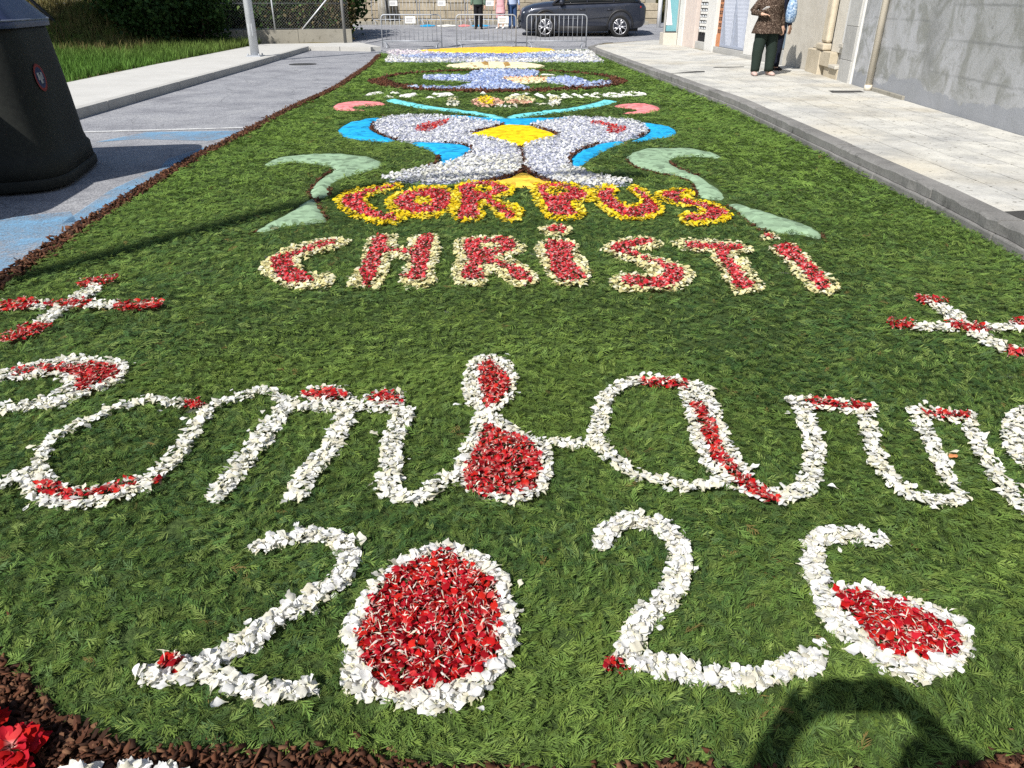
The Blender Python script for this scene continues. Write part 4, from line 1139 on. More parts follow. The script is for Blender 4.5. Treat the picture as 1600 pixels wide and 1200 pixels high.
#@@PART3
# ------------------------------------------------------------------ buildings on the right
class Wall:
    """a straight stretch of facade; d is measured out towards the street"""
    def __init__(s, p0, p1):
        s.p0, s.p1 = np.array(p0, float), np.array(p1, float); s.L = np.linalg.norm(s.p1 - s.p0)
        s.t = (s.p1 - s.p0) / s.L; s.n = np.array([-s.t[1], s.t[0]])
    def pt(s, u, d): return tuple(s.p0 + s.t * u + s.n * d)
    def u(s, y): return (y - s.p0[1]) / s.t[1]
    def box(s, mb, u0, u1, d0, d1, z0, z1): return mb.prism([s.pt(u0, d0), s.pt(u0, d1), s.pt(u1, d1), s.pt(u1, d0)][::-1], z0, z1)
    def part(s, name, m, parent, u0, u1, d0, d1, z0, z1, bevel=.006): return s.box(MB(), u0, u1, d0, d1, z0, z1).build(name, m, parent, bevel)

h1 = empty('rendered_house', (0, 0, 0)); tag(h1, 'blotchy grey cement-rendered house wall beside the tiled pavement', 'house')
W0, W1 = Wall((5.45, -12), (5.72, 8.57)), Wall((5.72, 8.57), (6.07, 13.6))
mb = MB(); W0.box(mb, 0, W0.L, -.3, 0, -.02, 6.2); W1.box(mb, 0, W1.L, -.3, .0, -.02, 6.2)
mb.build('wall', M['render'], h1)
W1.part('skirting_repair', M['lowwall'], h1, W1.u(11.9), W1.L - .42, -.05, .035, .1, .21, .01)
u = W1.u(13.25)
pc = W1.pt(u, .07)
pd = MB().tube([(pc[0], pc[1], .16), (pc[0], pc[1], 6.0)], .052, 14).build('downpipe', M['cream_pipe'], h1)
for z in (1.9, 4.4): MB().tube([(pc[0], pc[1], z), (pc[0], pc[1], z + .05)], .058, 14).build('pipe_bracket', M['galv'], h1)
MB().tube([(pc[0], pc[1], .152), (pc[0], pc[1], .24)], .062, 14).build('pipe_shoe', M['cream_pipe'], h1)

h2 = empty('stone_house'); tag(h2, 'pale granite house front with plinth blocks and columns behind the standing woman', 'house')
W2 = Wall((6.07, 13.6), (6.40, 17.2)); L2 = W2.L
W2.part('wall', M['granite_g'], h2, 0, L2 + .1, -.4, -.06, -.02, 6.2, 0)
W2.part('stone_pilaster', M['render'], h2, .02, .72, -.06, .0, .1, 6.0)
W2.part('pilaster_strip', M['plaster_w'], h2, .724, .80, -.06, .03, .1, 6.0)
for z0, z1 in ((.1, .52), (.524, 1.08), (1.084, 1.62), (1.624, 2.2)): W2.part('granite_block', M['granite_g'], h2, .805, 1.45, -.06, .05, z0, z1, .008)
W2.part('granite_panel', M['granite_l'], h2, 1.455, 2.35, -.06, -.02, .60, 3.4)
W2.part('window_sill', M['granite_l'], h2, 1.46, 1.72, -.02, .05, .70, .78, .015)
W2.part('window_jamb', M['plaster_w'], h2, 1.48, 1.60, -.02, .03, .784, 3.3)
W2.part('plinth_block', M['sandst'], h2, 1.455, 2.35, -.06, .06, .1, .33, .012)
W2.part('plinth_block', M['sandst'], h2, 1.95, 2.62, -.06, .10, .334, .60, .012)
W2.part('plinth_cap', M['granite_l'], h2, 1.46, 1.90, -.06, .12, .334, .40, .015)
W2.part('recess_shadow_strip', M['dark'], h2, 2.354, 2.44, -.06, -.03, .62, 3.4, 0)  # near-black strip colours in the shadow line of the recess
W2.part('column', M['sandst'], h2, 2.48, 2.86, -.06, .07, .74, 3.4, .05)
W2.part('column_base', M['sandst'], h2, 2.42, 2.92, -.06, .13, .61, .735, .03)
W2.part('plinth_block', M['sandst'], h2, 2.625, 3.55, -.06, .11, .1, .60, .012)
W2.part('granite_panel', M['granite_l'], h2, 2.93, L2, -.06, .0, .61, 3.4)
W3 = Wall((6.40, 17.2), (6.07, 21.24)); W4 = Wall((6.07, 21.24), (5.68, 27.5))
h3 = empty('shop_house'); tag(h3, 'low shop front with white pilasters, grey lattice door and teal display window', 'shop')
mb = MB(); W3.box(mb, 0, W3.L, -.5, -.12, -.02, 6.2); W4.box(mb, 0, W4.L, -.5, -.12, -.02, 6.2)
mb.build('wall', M['plaster_w'], h3)
W3.part('granite_panel', M['granite_l'], h3, .0, 1.5, -.12, -.02, .1, 3.2)
W3.part('window_pane', simple('dark_blue_glass', (.10, .15, .2), .1, .6), h3, 1.6, 2.9, -.12, -.08, .5, 3.2, 0)
W3.part('plinth_block', M['granite_g'], h3, 1.504, 3.1, -.12, -.02, .1, .46)
W3.part('pilaster', M['plaster_w'], h3, 3.15, W3.L - .12, -.12, .03, .24, 3.3)
W3.part('pilaster_foot', M['granite_g'], h3, 3.08, W3.L - .04, -.12, .07, .1, .236, .015)
# lattice door
uy = lambda y: W4.u(y)
d0, d1 = .02, uy(23.35)
W4.part('door_sill', M['granite_g'], h3, d0, uy(23.68), -.12, .03, .1, .30)
dr = W4.part('door', M['door_grey'], h3, d0, d1, -.12, -.07, .304, 3.0, 0)
nleaf = 2
for k in range(nleaf):
    a = d0 + (d1 - d0) * k / nleaf; b_ = d0 + (d1 - d0) * (k + 1) / nleaf
    for (x0, x1, z0, z1) in ((a + .004, a + .05, .31, 2.98), (b_ - .05, b_ - .004, .31, 2.98), (a + .05, b_ - .05, .31, .37), (a + .05, b_ - .05, 2.92, 2.98)):
        W4.part('door_rail', M['door_grey'], dr, x0, x1, -.07, -.04, z0, z1, .004)
    wdt = b_ - a - .1
    for sgn in (1, -1):
        for q in np.arange(-wdt, 2.55, .19):
            z0_, z1_ = .37 + q, .37 + q + wdt * 2.2
            ua, ub = a + .05, b_ - .05
            pa, pb = ((ua, z0_), (ub, z1_)) if sgn > 0 else ((ub, z0_), (ua, z1_))
            def cut(p, q_):
                (u1, z1), (u2, z2) = p, q_
                if z2 <= .37 or z1 >= 2.92: return None
                if z1 < .37: u1 += (u2 - u1) * (.37 - z1) / (z2 - z1); z1 = .37
                if z2 > 2.92: u2 = u1 + (u2 - u1) * (2.92 - z1) / (z2 - z1); z2 = 2.92
                return (u1, z1), (u2, z2)
            r_ = cut(pa, pb)
            if not r_: continue
            (u1, z1), (u2, z2) = r_
            P1, P2 = W4.pt(u1, -.058 + .006 * sgn), W4.pt(u2, -.058 + .006 * sgn)
            MB().tube([(*P1, z1), (*P2, z2)], .009, 5, smooth=False).build('lattice_bar', M['lattice'], dr)
# column of hollow bricks beside the door
bp = W4.part('brick_pier', M['brick_o'], h3, d1 + .004, uy(23.68), -.12, -.03, .304, .62, .004)
zz = .624
while zz < 2.9:
    o = W4.part('hollow_brick', M['brick_o'], h3, d1 + .004, uy(23.68), -.12, -.045, zz, zz + .155, .003)
    for cu in (.12, .55):
        for cz in (.03, .085):
            uu = d1 + .004 + cu * (uy(23.68) - d1)
            W4.part('brick_cell', M['dark'], o, uu, uu + .10, -.05, -.043, zz + cz, zz + cz + .045, 0)
    zz += .16
W4.part('pilaster', M['plaster_w'], h3, uy(23.69), uy(24.5), -.12, .06, .1, 3.3)
gr = W4.part('window_grille', M['dark'], h3, uy(24.52), uy(25.68), -.12, -.08, .36, 3.2, 0)
z = .62
while z < 3.0:
    for uu in np.arange(uy(24.56), uy(25.55), .26):
        W4.part('grille_block', M['plaster_w'], gr, uu, uu + .12, -.08, -.02, z, z + .07, .008)
        W4.part('grille_block', M['galv2'], gr, uu + .10, uu + .20, -.08, -.03, z + .08, z + .14, .008)
    z += .165
W4.part('window_sill', M['granite_g'], h3, uy(24.52), uy(25.68), -.12, .0, .1, .355)
W4.part('pilaster', M['plaster_p'], h3, uy(25.7), uy(26.95), -.12, .05, .1, 3.3)
W4.part('pilaster', M['plaster_w'], h3, uy(26.97), uy(27.5), -.12, .09, .1, 3.3)
# display window facing down the street
MB().box(5.12, 5.585, 27.5, 28.2, .1, .52).build('window_plinth', M['granite_l'], h3, .01)
MB().box(5.12, 5.585, 27.56, 28.2, 2.6, 3.4).build('window_lintel', M['granite_l'], h3, .01)
MB().box(5.16, 5.56, 27.58, 27.60, .56, 2.58).build('window_pane', simple('teal_glass', (.16, .36, .40), .12, .6, var=.08), h3)
for a in ((5.12, 5.165), (5.545, 5.585)): MB().box(a[0], a[1], 27.52, 27.66, .524, 2.6).build('window_frame', M['granite_g'], h3, .005)
MB().box(5.165, 5.545, 27.53, 27.63, .524, .565).build('window_frame', M['iron'], h3)
# white triangle laid over the pane as its painted reflection
MB().add([(5.18, 27.574, .75), (5.40, 27.574, .75), (5.18, 27.574, 1.9)], [(0, 1, 2)]).add([(5.18, 27.57, .75), (5.40, 27.57, .75), (5.18, 27.57, 1.9)], [(2, 1, 0)]).build('pane_reflection', M['white_m'], h3)
MB().box(5.585, 8.5, 27.56, 28.3, -.02, 6.2).build('side_wall', M['plaster_w'], h3)

# small dark plates on the pavement; the two long slits stand for sign shadows
for lab, pts in (('dark flat plate at the foot of the cream downpipe', [(5.25, 12.9), (5.80, 12.95), (5.83, 13.2), (5.30, 13.2)]),
                 ('long dark plate standing in for a sign shadow on the pavement near the kerb, in front of the woman', [(3.2, 16.4), (4.05, 16.75), (4.12, 17.05), (3.95, 17.05)]),
                 ('thin dark plate standing in for a sign shadow on the pavement beside the woman', [(4.5, 17.9), (5.25, 18.1), (5.3, 18.25), (4.6, 18.1)]),
                 ('dark flat plate in the pavement by the kerb beside the grey wall', [(3.53, 5.0), (3.8, 5.0), (3.8, 5.3), (3.53, 5.25)])):
    o = MB().prism(pts, .148, .156).build('dark_plate', M['iron']); tag(o, lab, 'dark plate')

# ------------------------------------------------------------------ stone wall at the end of the street
sw = empty('stone_wall', (0, 39.2, gz(39))); tag(sw, 'wall of large squared granite blocks behind the barriers', 'stone wall')
z = -.1; row = 0
while z < 2.3:
    hgt = .33; x = -8.4 - (.36 if row % 2 else 0)
    while x < 6.2:
        w = .72 + rng.uniform(-.12, .16); pr = rng.uniform(-.03, .02)
        o = MB().box(x + .010, x + w - .010, pr, .45, z + .010, z + hgt - .010).build('granite_block', M['granite'], sw, .02); x += w
    z += hgt; row += 1
MB().box(-8.8, 6.8, .06, .40, -.2, 2.25).build('mortar', simple('grey_mortar', (.30, .28, .23), .95, .1), sw)
x = -8.0; k = 0
ks = empty('kerb', (0, 38.4, gz(38.4))); tag(ks, 'concrete kerb step along the foot of the granite wall', 'kerb', kind='structure')
while x < 5.8:
    MB().box(x + .005, x + 1.195, 0, .85, -.15, .14).build('kerb_stone', M['lowwall'], ks, .015); x += 1.2

# far strip of another floral carpet against the wall
fs = empty('distant_carpet', (0, 0, 0)); tag(fs, 'strip of blue and white floral carpet lying along the foot of the granite wall', 'flower carpet')
zc = gz(37.2) + .02
for x0, x1, mm in ((-4.2, -3.5, 'cyan'), (-3.45, -2.5, 'white_s'), (-2.45, -1.9, 'pink'), (-1.85, -1.0, 'cyan'), (-.7, .1, 'white_s')):
    q = []
    for t in np.linspace(0, 6.283, 14, endpoint=False): q.append(((x0 + x1) / 2 + (x1 - x0) / 2 * math.cos(t), 37.3 + .75 * math.sin(t) * (1 + .1 * math.cos(3 * t))))
    V = [(x, y, gz(y) + .012) for x, y in q] + [((x0 + x1) / 2, 37.3, gz(37.3) + .07)]
    MB().add(V, [(i, (i + 1) % 14, 14) for i in range(14)], True).build('floral_patch', M[mm], fs)

# ------------------------------------------------------------------ crowd barriers
def make_barrier(name, sign=True):
    root = empty(name); Wd, Ht = 2.08, 1.05
    r = .02
    fr = []
    c = .12
    fr = [(-Wd / 2, 0, .02), (-Wd / 2, 0, Ht - c)] + [(-Wd / 2 + c - c * math.cos(a), 0, Ht - c + c * math.sin(a)) for a in (R(30), R(60))] + [(-Wd / 2 + c, 0, Ht), (Wd / 2 - c, 0, Ht)] + [(Wd / 2 - c + c * math.sin(a), 0, Ht - c + c * math.cos(a)) for a in (R(30), R(60))] + [(Wd / 2, 0, Ht - c), (Wd / 2, 0, .02)]
    MB().tube(fr, r, 8, up=(0, 1, 0)).build('frame', M['galv'], root)
    MB().tube([(-Wd / 2, 0, .22), (Wd / 2, 0, .22)], .017, 8).build('bottom_rail', M['galv'], root)
    bar = MB().tube([(0, 0, .22), (0, 0, Ht)], .008, 6).mesh('bar', M['galv'])
    for k in range(1, 13):
        o = bpy.data.objects.new('bar', bar); o.location = (-Wd / 2 + Wd * k / 13, 0, 0); link(o, root)
    for sx in (-1, 1):
        x = sx * (Wd / 2 - .16)
        MB().tube([(x + sx * .16, 0, .2), (x + sx * .05, -.02, .16), (x, -.15, .10), (x - sx * .02, -.30, .012)], .014, 6).build('foot', M['galv'], root)
        MB().tube([(x + sx * .16, 0, .2), (x + sx * .05, .02, .16), (x, .15, .10), (x - sx * .02, .30, .012)], .014, 6).build('foot', M['galv'], root)
    if sign:
        s = MB().box(-.2, .16, -.030, -.024, .78, 1.0).build('notice', M['paper'], root)
        for k, (a, b) in enumerate(((.72, .85), (.5, .8), (.3, .75))): MB().box(-.17, -.17 + .3 * b, -.0325, -.031, .78 + .22 * a - .012, .78 + .22 * a + .012).build('print_line', M['ink'], s)
    return root
def copy_tree(o, parent=None):
    c = o.copy(); COL.objects.link(c); c.parent = parent
    for ch in o.children: copy_tree(ch, c)
    return c
b1 = make_barrier('crowd_barrier')
for k, (x, y, lab, sg) in enumerate(((-3.51, 28.5, 'steel crowd barrier with a paper notice, beside the fence corner post', 0), (-.9, 28.5, 'steel crowd barrier with a paper notice, in front of the standing people', 1), (1.56, 28.5, 'steel crowd barrier in front of the dark car', 2))):
    o = b1 if k == 0 else copy_tree(b1); o.location = (x, y, .0); o.rotation_euler.z = (.0, .015, -.02)[k]
    tag(o, lab, 'barrier', 'crowd barriers closing the street')
    for ch in o.children:
        if ch.name.startswith('notice') and k == 2:
            for g in list(ch.children): bpy.data.objects.remove(g)
            bpy.data.objects.remove(ch); break
        if ch.name.startswith('notice') and k == 1: ch.location.x = .62
    
for k, x in enumerate((-5.4, -3.2, -1.0)):
    o = copy_tree(b1); o.location = (x, 37.9, gz(37.9) + .02); o.rotation_euler.z = .0
    tag(o, ('steel barrier close to the granite wall, in front of the pale tree trunk', 'steel barrier close to the granite wall, between the other two beside it', 'steel barrier close to the granite wall, behind the standing people')[k], 'barrier', 'barriers along the granite wall')

# ------------------------------------------------------------------ parked car
def car_paint():
    m, nt, b = mat('dark_slate_car_paint', .28, .5, .35)
    b.inputs['Base Color'].default_value = (.030, .035, .052, 1)
    b.inputs['Coat Weight'].default_value = .7; b.inputs['Coat Roughness'].default_value = .06
    n = noise(nt, 3, 3); nt.links.new(ramp(nt, n.outputs[0], [(.3, (.22, .22, .22)), (.7, (.36, .36, .36))]), b.inputs['Roughness'])
    return m
M['paint'] = car_paint()
M['glass_d'] = mat('dark_car_glass', .06, .6)[0]; M['glass_d'].node_tree.nodes['Principled BSDF'].inputs['Base Color'].default_value = (.015, .018, .02, 1)
M['rubber'] = simple('black_rubber', (.018, .018, .018), .85, .2)
M['alloy'] = simple('silver_alloy', (.55, .55, .57), .3, .5, .6, var=.08)
car = empty('parked_car', (2.73, 32.6, gz(31.9))); tag(car, 'dark slate-blue SUV parked across the end of the street behind the barriers', 'car')
car.scale = (1, 1, 1.11)
car.rotation_euler = (math.atan2(gz(33.4) - gz(31.7), 1.7) * 1.0, 0, 0)
LEN, WID = 4.86, 1.92
# stations: x from front(-) to rear(+): half width, sill z, belt z (shoulder), top z of hood/deck
st = [(-2.43, .62, .36, .62, .70), (-2.36, .78, .27, .74, .84), (-2.2, .88, .24, .84, .95), (-1.9, .94, .23, .92, 1.03), (-1.5, .955, .22, .96, 1.08), (-1.05, .96, .22, .99, 1.12), (-.6, .96, .22, 1.01, 1.13), (0, .96, .22, 1.03, 1.12), (.6, .96, .22, 1.05, 1.12), (1.2, .96, .22, 1.07, 1.13), (1.7, .95, .24, 1.09, 1.14), (2.1, .92, .28, 1.08, 1.13), (2.33, .86, .34, 1.02, 1.08), (2.43, .74, .42, .92, .98)]
rings = []
for x, w, zs, zb, zt in st:
    half = [(0, zs), (w * .80, zs), (w * .96, zs + .06), (w * 1.0, zs + .22), (w * .985, (zs + zb) / 2), (w * 1.0, zb - .10), (w * .985, zb - .02), (w * .93, zb + .03), (w * .70, zt - .01), (0, zt)]
    rings.append([(x, -a, b) for a, b in half] + [(x, a, b) for a, b in half[-2:0:-1]])
cb = MB().rings(rings)
body = bpy.data.objects.new('body_tmp', cb.mesh('body', M['paint'])); COL.objects.link(body)
wx = (-1.44, 1.44)
cut = MB()
for x in wx:
    for sy in (-1, 1): cut.tube([(x, sy * .60, .385), (x, sy * 1.2, .385)], .465, 28)
cu = bpy.data.objects.new('cut_tmp', cut.mesh('cut')); COL.objects.link(cu)
bm_ = body.modifiers.new('b', 'BOOLEAN'); bm_.object = cu; bm_.operation = 'DIFFERENCE'; bm_.solver = 'EXACT'
dg = bpy.context.evaluated_depsgraph_get()
me = bpy.data.meshes.new_from_object(body.evaluated_get(dg))
bpy.data.objects.remove(body); bpy.data.objects.remove(cu)
me.materials.clear(); me.materials.append(M['paint'])
bo = bpy.data.objects.new('body', me); link(bo, car)
# cabin
cab = [(-1.15, .80, 1.08), (-.45, .74, 1.58), (-.1, .72, 1.66), (.6, .72, 1.68), (1.3, .70, 1.63), (1.85, .68, 1.42), (2.2, .72, 1.10)]
rg = []
for x, w, zt in cab:
    wb = .90 if x < 2 else .84; zb = 1.02
    rg.append([(x, -wb, zb), (x, -(wb + w) / 2 - .01, (zb + zt) / 2), (x, -w, zt - .04), (x, -w * .8, zt), (x, w * .8, zt), (x, w, zt - .04), (x, (wb + w) / 2 + .01, (zb + zt) / 2), (x, wb, zb)])
MB().rings(rg).build('cabin', M['glass_d'], car)
MB().add([(x, sy * w * .83, zt + .006) for x, w, zt in cab[1:6] for sy in (-1, 1)], [(2 * i, 2 * i + 1, 2 * i + 3, 2 * i + 2) for i in range(4)], True).build('roof', M['paint'], car)
for sy in (-1, 1):
    for (xa, za, xb, zb_) in ((-1.18, 1.06, -.42, 1.57), (.15, 1.08, .10, 1.62), (1.15, 1.10, 1.25, 1.60), (2.18, 1.10, 1.82, 1.42)):
        MB().tube([(xa, sy * .905, za), ((xa + xb) / 2, sy * .845, (za + zb_) / 2), (xb, sy * .765, zb_)], .04, 6).build('pillar', M['paint'], car)
    MB().tube([(-1.2, sy * .925, 1.055), (0, sy * .93, 1.085), (1.2, sy * .93, 1.11), (2.1, sy * .88, 1.12)], .018, 6).build('window_trim', M['black'], car)
    # lower cladding, arches, doors, handles, lamps, mirror
    MB().tube([(-1.0, sy * .945, .30), (0, sy * .955, .29), (1.0, sy * .945, .30)], [(.03, .09)] * 3, 8).build('sill_cladding', M['black'], car)
    for x in wx:
        arc = [(x + .488 * math.cos(a), sy * .955, .385 + .488 * math.sin(a)) for a in np.linspace(R(-8), R(188), 15)]
        MB().tube(arc, .036, 6, up=(0, 1, 0)).build('wheel_arch', M['black'], car)
    for x in (-.98, .12, 1.08):
        MB().tube([(x, sy * .968, .42), (x - .01, sy * .955, .66), (x + .02, sy * .965, .98)], .006, 4).build('door_gap', M['black'], car)
    for x in (-.05, 1.0):
        MB().tube([(x - .11, sy * .975, .90), (x, sy * .985, .905), (x + .11, sy * .975, .90)], .017, 6).build('door_handle', M['paint'], car)
    MB().tube([(-.95, sy * .966, .62), (0, sy * .972, .60), (1.0, sy * .966, .66)], .010, 5).build('body_crease', M['paint'], car)
    mr = MB().tube([(-.86, sy * .93, 1.10), (-.86, sy * 1.0, 1.12), (-.84, sy * 1.10, 1.13), (-.82, sy * 1.14, 1.12)], [(.05, .03), (.09, .07), (.10, .08), (.05, .05)], 10).build('mirror', M['paint'], car)
    MB().tube([(-2.37, sy * .60, .74), (-2.27, sy * .80, .78), (-2.05, sy * .90, .82)], [(.02, .03), (.02, .04), (.01, .02)], 8).build('headlight', simple('headlamp_lens', (.5, .52, .55), .15, .6), car)
    MB().tube([(2.40, sy * .62, .93), (2.34, sy * .80, .94), (2.18, sy * .90, .97)], [(.015, .05), (.02, .06), (.01, .03)], 8).build('tail_light', simple('red_lens', (.3, .01, .01), .2, .6), car)
MB().tube([(-2.44, -.5, .52), (-2.47, 0, .52), (-2.44, .5, .52)], [(.03, .13)] * 3, 8).build('grille', M['black'], car)
MB().tube([(-2.42, -.62, .33), (-2.46, 0, .32), (-2.42, .62, .33)], [(.03, .06)] * 3, 8).build('bumper', M['black'], car)
MB().box(-2.2, 2.2, -.55, .55, .18, .30).build('underbody', M['black'], car)
def make_wheel():
    w = empty('wheel_proto')
    prof = [(.225, -.10), (.29, -.115), (.335, -.10), (.352, -.06), (.352, .06), (.335, .10), (.29, .115), (.225, .10)]
    n = 36; V = [(r * math.cos(2 * math.pi * k / n), y, r * math.sin(2 * math.pi * k / n)) for r, y in prof for k in range(n)]
    F = [(i * n + k, i * n + (k + 1) % n, ((i + 1) % 8) * n + (k + 1) % n, ((i + 1) % 8) * n + k) for i in range(8) for k in range(n)]
    ty = MB().add(V, F, True).mesh('tyre', M['rubber'])
    rim = MB()
    for (r, y0, y1) in ((.235, -.10, .06),): rim.tube([(0, y0, 0), (0, y1, 0)], r, 32, cap=False)
    rm = MB()
    for k in range(5):
        for dl in (-.17, .17):
            a = 2 * math.pi * k / 5 + R(18)
            rm.tube([(.03 * math.cos(a), -.095, .03 * math.sin(a)), (.13 * math.cos(a + dl * .8), -.10, .13 * math.sin(a + dl * .8)), (.235 * math.cos(a + dl * 1.35), -.095, .235 * math.sin(a + dl * 1.35))], [.022, .018, .016], 6)
    rm.tube([(0, -.11, 0), (0, -.06, 0)], .045, 12)
    n = 32; rr = [(.222, -.104), (.240, -.112), (.242, -.09), (.224, -.085)]
    V = [(r * math.cos(2 * math.pi * k / n), y, r * math.sin(2 * math.pi * k / n)) for r, y in rr for k in range(n)]
    rm.add(V, [(i * n + k, i * n + (k + 1) % n, ((i + 1) % 4) * n + (k + 1) % n, ((i + 1) % 4) * n + k) for i in range(4) for k in range(n)], True)
    disc = MB().tube([(0, -.03, 0), (0, .0, 0)], .215, 28).mesh('brake_disc', M['black'])
    bpy.data.objects.remove(w)
    return ty, rm.mesh('rim', M['alloy']), disc
ty, rim, disc = make_wheel()
for x in wx:
    for sy in (-1, 1):
        w = bpy.data.objects.new('wheel', ty); w.location = (x, sy * .85, .398 / 1.11 + .002); w.scale = (1.13, 1.0, 1.13 / 1.11); w.rotation_euler = (0, .3 * x, 0 if sy < 0 else math.pi); link(w, car)
        for nm, mm in (('rim', rim), ('brake_disc', disc)): o = bpy.data.objects.new(nm, mm); link(o, w)

# ------------------------------------------------------------------ street lamps
def make_lamp():
    root = empty('street_lamp')
    MB().tube([(0, 0, 0), (0, 0, 3), (0, 0, 9.3)], [.115, .105, .09], 16).build('pole', M['galv2'], root)
    MB().box(-.2, .2, -.2, .2, -.02, .02).build('base_plate', M['galv'], root, .004)
    for sx in (-1, 1):
        for sy in (-1, 1): MB().tube([(sx * .15, sy * .15, .01), (sx * .15, sy * .15, .07)], .018, 6).build('anchor_bolt', M['galv'], root)
    MB().tube([(0, 0, 9.2), (.4, .02, 9.55), (1.0, .03, 9.7), (1.7, .03, 9.75)], .05, 10).build('arm', M['galv'], root)
    MB().tube([(1.5, .03, 9.74), (1.7, .03, 9.75), (2.1, .03, 9.76), (2.35, .03, 9.74)], [(.05, .04), (.13, .07), (.15, .07), (.05, .03)], 12).build('lamp_head', M['galv'], root)
    MB().box(-.05, .05, -.105, -.095, .5, .8).build('access_door', M['galv2'], root, .004)
    return root
lp = make_lamp(); lp.location = (-7.04, 22.06, .135); tag(lp, 'grey steel street lamp post bolted to the pale pavement', 'street lamp')
l2 = copy_tree(lp); l2.location = (-6.55, -1.05, .135); tag(l2, 'grey steel street lamp out of the picture whose shadow crosses the carpet', 'street lamp')

# ------------------------------------------------------------------ recycling containers
def bin_body_mat():
    m, nt, b = mat('dark_moulded_plastic', .78, .2)
    n = noise(nt, 1.6, 6, .6); f = noise(nt, 26, 5, .6)
    c = ramp(nt, n.outputs[0], [(.3, (.014, .015, .014)), (.7, (.026, .028, .024))])
    c = mix(nt, .3, c, ramp(nt, f.outputs[0], [(.35, (.012, .012, .011)), (.65, (.035, .036, .03))]))
    nt.links.new(c, b.inputs['Base Color']); bump(nt, b, f.outputs[0], .12, .004)
    return m
M['bin'] = bin_body_mat()
M['bin_lid'] = simple('dark_blue_plastic', (.045, .06, .13), .5, .35, var=.15)
M['bin_edge'] = simple('scuffed_edge', (.16, .18, .24), .6, .3)
def sq_ring(hw, z, e=5.0, n=48, cx=0, cy=0):
    out = []
    for k in range(n):
        a = 2 * math.pi * (k + .5) / n; c, s = math.cos(a), math.sin(a); r = hw / ((abs(c) ** e + abs(s) ** e) ** (1 / e))
        out.append((cx + r * c, cy + r * s, z))
    return out
def make_bin():
    root = empty('recycling_container')
    MB().rings([sq_ring(.80, .02), sq_ring(.82, .035), sq_ring(.82, .10), sq_ring(.812, .115)]).build('base', M['bin'], root)
    MB().rings([sq_ring(.805, .118), sq_ring(.80, .25), sq_ring(.782, .27), sq_ring(.765, .34), sq_ring(.742, .70), sq_ring(.715, 1.0), sq_ring(.69, 1.25), sq_ring(.685, 1.29)]).build('body', M['bin'], root)
    MB().rings([sq_ring(.70, 1.292, 7), sq_ring(.705, 1.32, 7), sq_ring(.70, 1.345, 7), sq_ring(.46, 1.62, 8), sq_ring(.27, 1.82, 8), sq_ring(.20, 1.84, 8)]).build('lid', M['bin_lid'], root)
    for k in range(4):
        a = R(45 + 90 * k); r0, r1 = .70 * 1.30, .27 * 1.32
        MB().tube([(r0 * math.cos(a), r0 * math.sin(a), 1.352), (r1 * math.cos(a), r1 * math.sin(a), 1.825)], .010, 6).build('lid_seam', M['bin_edge'], root)
    MB().tube([(*p[:2], 1.35) for p in sq_ring(.702, 0, 7)] + [(*sq_ring(.702, 0, 7)[0][:2], 1.35)], .008, 5).build('rim_edge', M['bin_edge'], root)
    MB().tube([(-.02, 0, 1.82), (-.02, 0, 1.98), (0, .08, 2.05), (.02, 0, 2.12), (0, -.08, 2.05), (-.02, 0, 1.98)], .02, 8).build('lifting_ring', M['galv'], root)
    for k in range(4):
        a = R(90 * k); c, s = math.cos(a), math.sin(a)
        mb = MB().tube([(.50 * c - .22 * s, .50 * s + .22 * c, 1.575), (.50 * c + .22 * s, .50 * s - .22 * c, 1.575)], [(.03, .06), (.03, .06)], 12)
        mb.build('slot', M['dark'], root)
    return root
bn = make_bin(); bn.location = (-4.90, 7.05, 0); bn.rotation_euler.z = R(14)
tag(bn, 'dark recycling container with blue pyramid lid standing on the asphalt', 'container')
b2 = copy_tree(bn); b2.location = (-5.25, 5.2, 0); b2.rotation_euler.z = R(8); tag(b2, 'second dark container outside the picture that shades the asphalt', 'container')
# round warning sticker on the side of the container, following the flat of the wall
def sticker(root):
    ang, zc, up = R(-38), .93, Vector((0, 0, 1))
    hw = .72
    # local face +x of the body
    base = empty('sticker_tmp'); bpy.data.objects.remove(base)
    def disc(r0, r1, mm, nm, par, dx, n=28, z0=0, y0=0):
        V = [(.0, r * math.cos(2 * math.pi * k / n) + y0, r * math.sin(2 * math.pi * k / n) + z0) for r in (r0, r1) for k in range(n)]
        o = MB().add(V, [(k, (k + 1) % n, n + (k + 1) % n, n + k) for k in range(n)]).build(nm, mm, par)
        return o
    red, blu, wht = simple('sticker_red', (.20, .018, .018), .7, .2), simple('sticker_blue', (.02, .03, .09), .7, .2), simple('sticker_white', (.34, .34, .36), .7, .2)
    s = disc(.085, .112, red, 'sticker', root, 0)
    s.location = (.732, -.30, .90); s.rotation_euler = (0, R(-5.5), R(-4))
    o = disc(.001, .085, blu, 'sticker_field', s, 0)
    for k, (yy, zz_, w_, h_) in enumerate(((-.035, .012, .022, .03), (.0, -.012, .022, .035), (.03, .012, .02, .028))):
        MB().add([(.003, yy - w_, zz_ - h_), (.003, yy + w_, zz_ - h_), (.003, yy + w_, zz_ + h_), (.003, yy - w_, zz_ + h_)], [(0, 1, 2, 3)]).build('sticker_figure', wht, s)
sticker(bn)

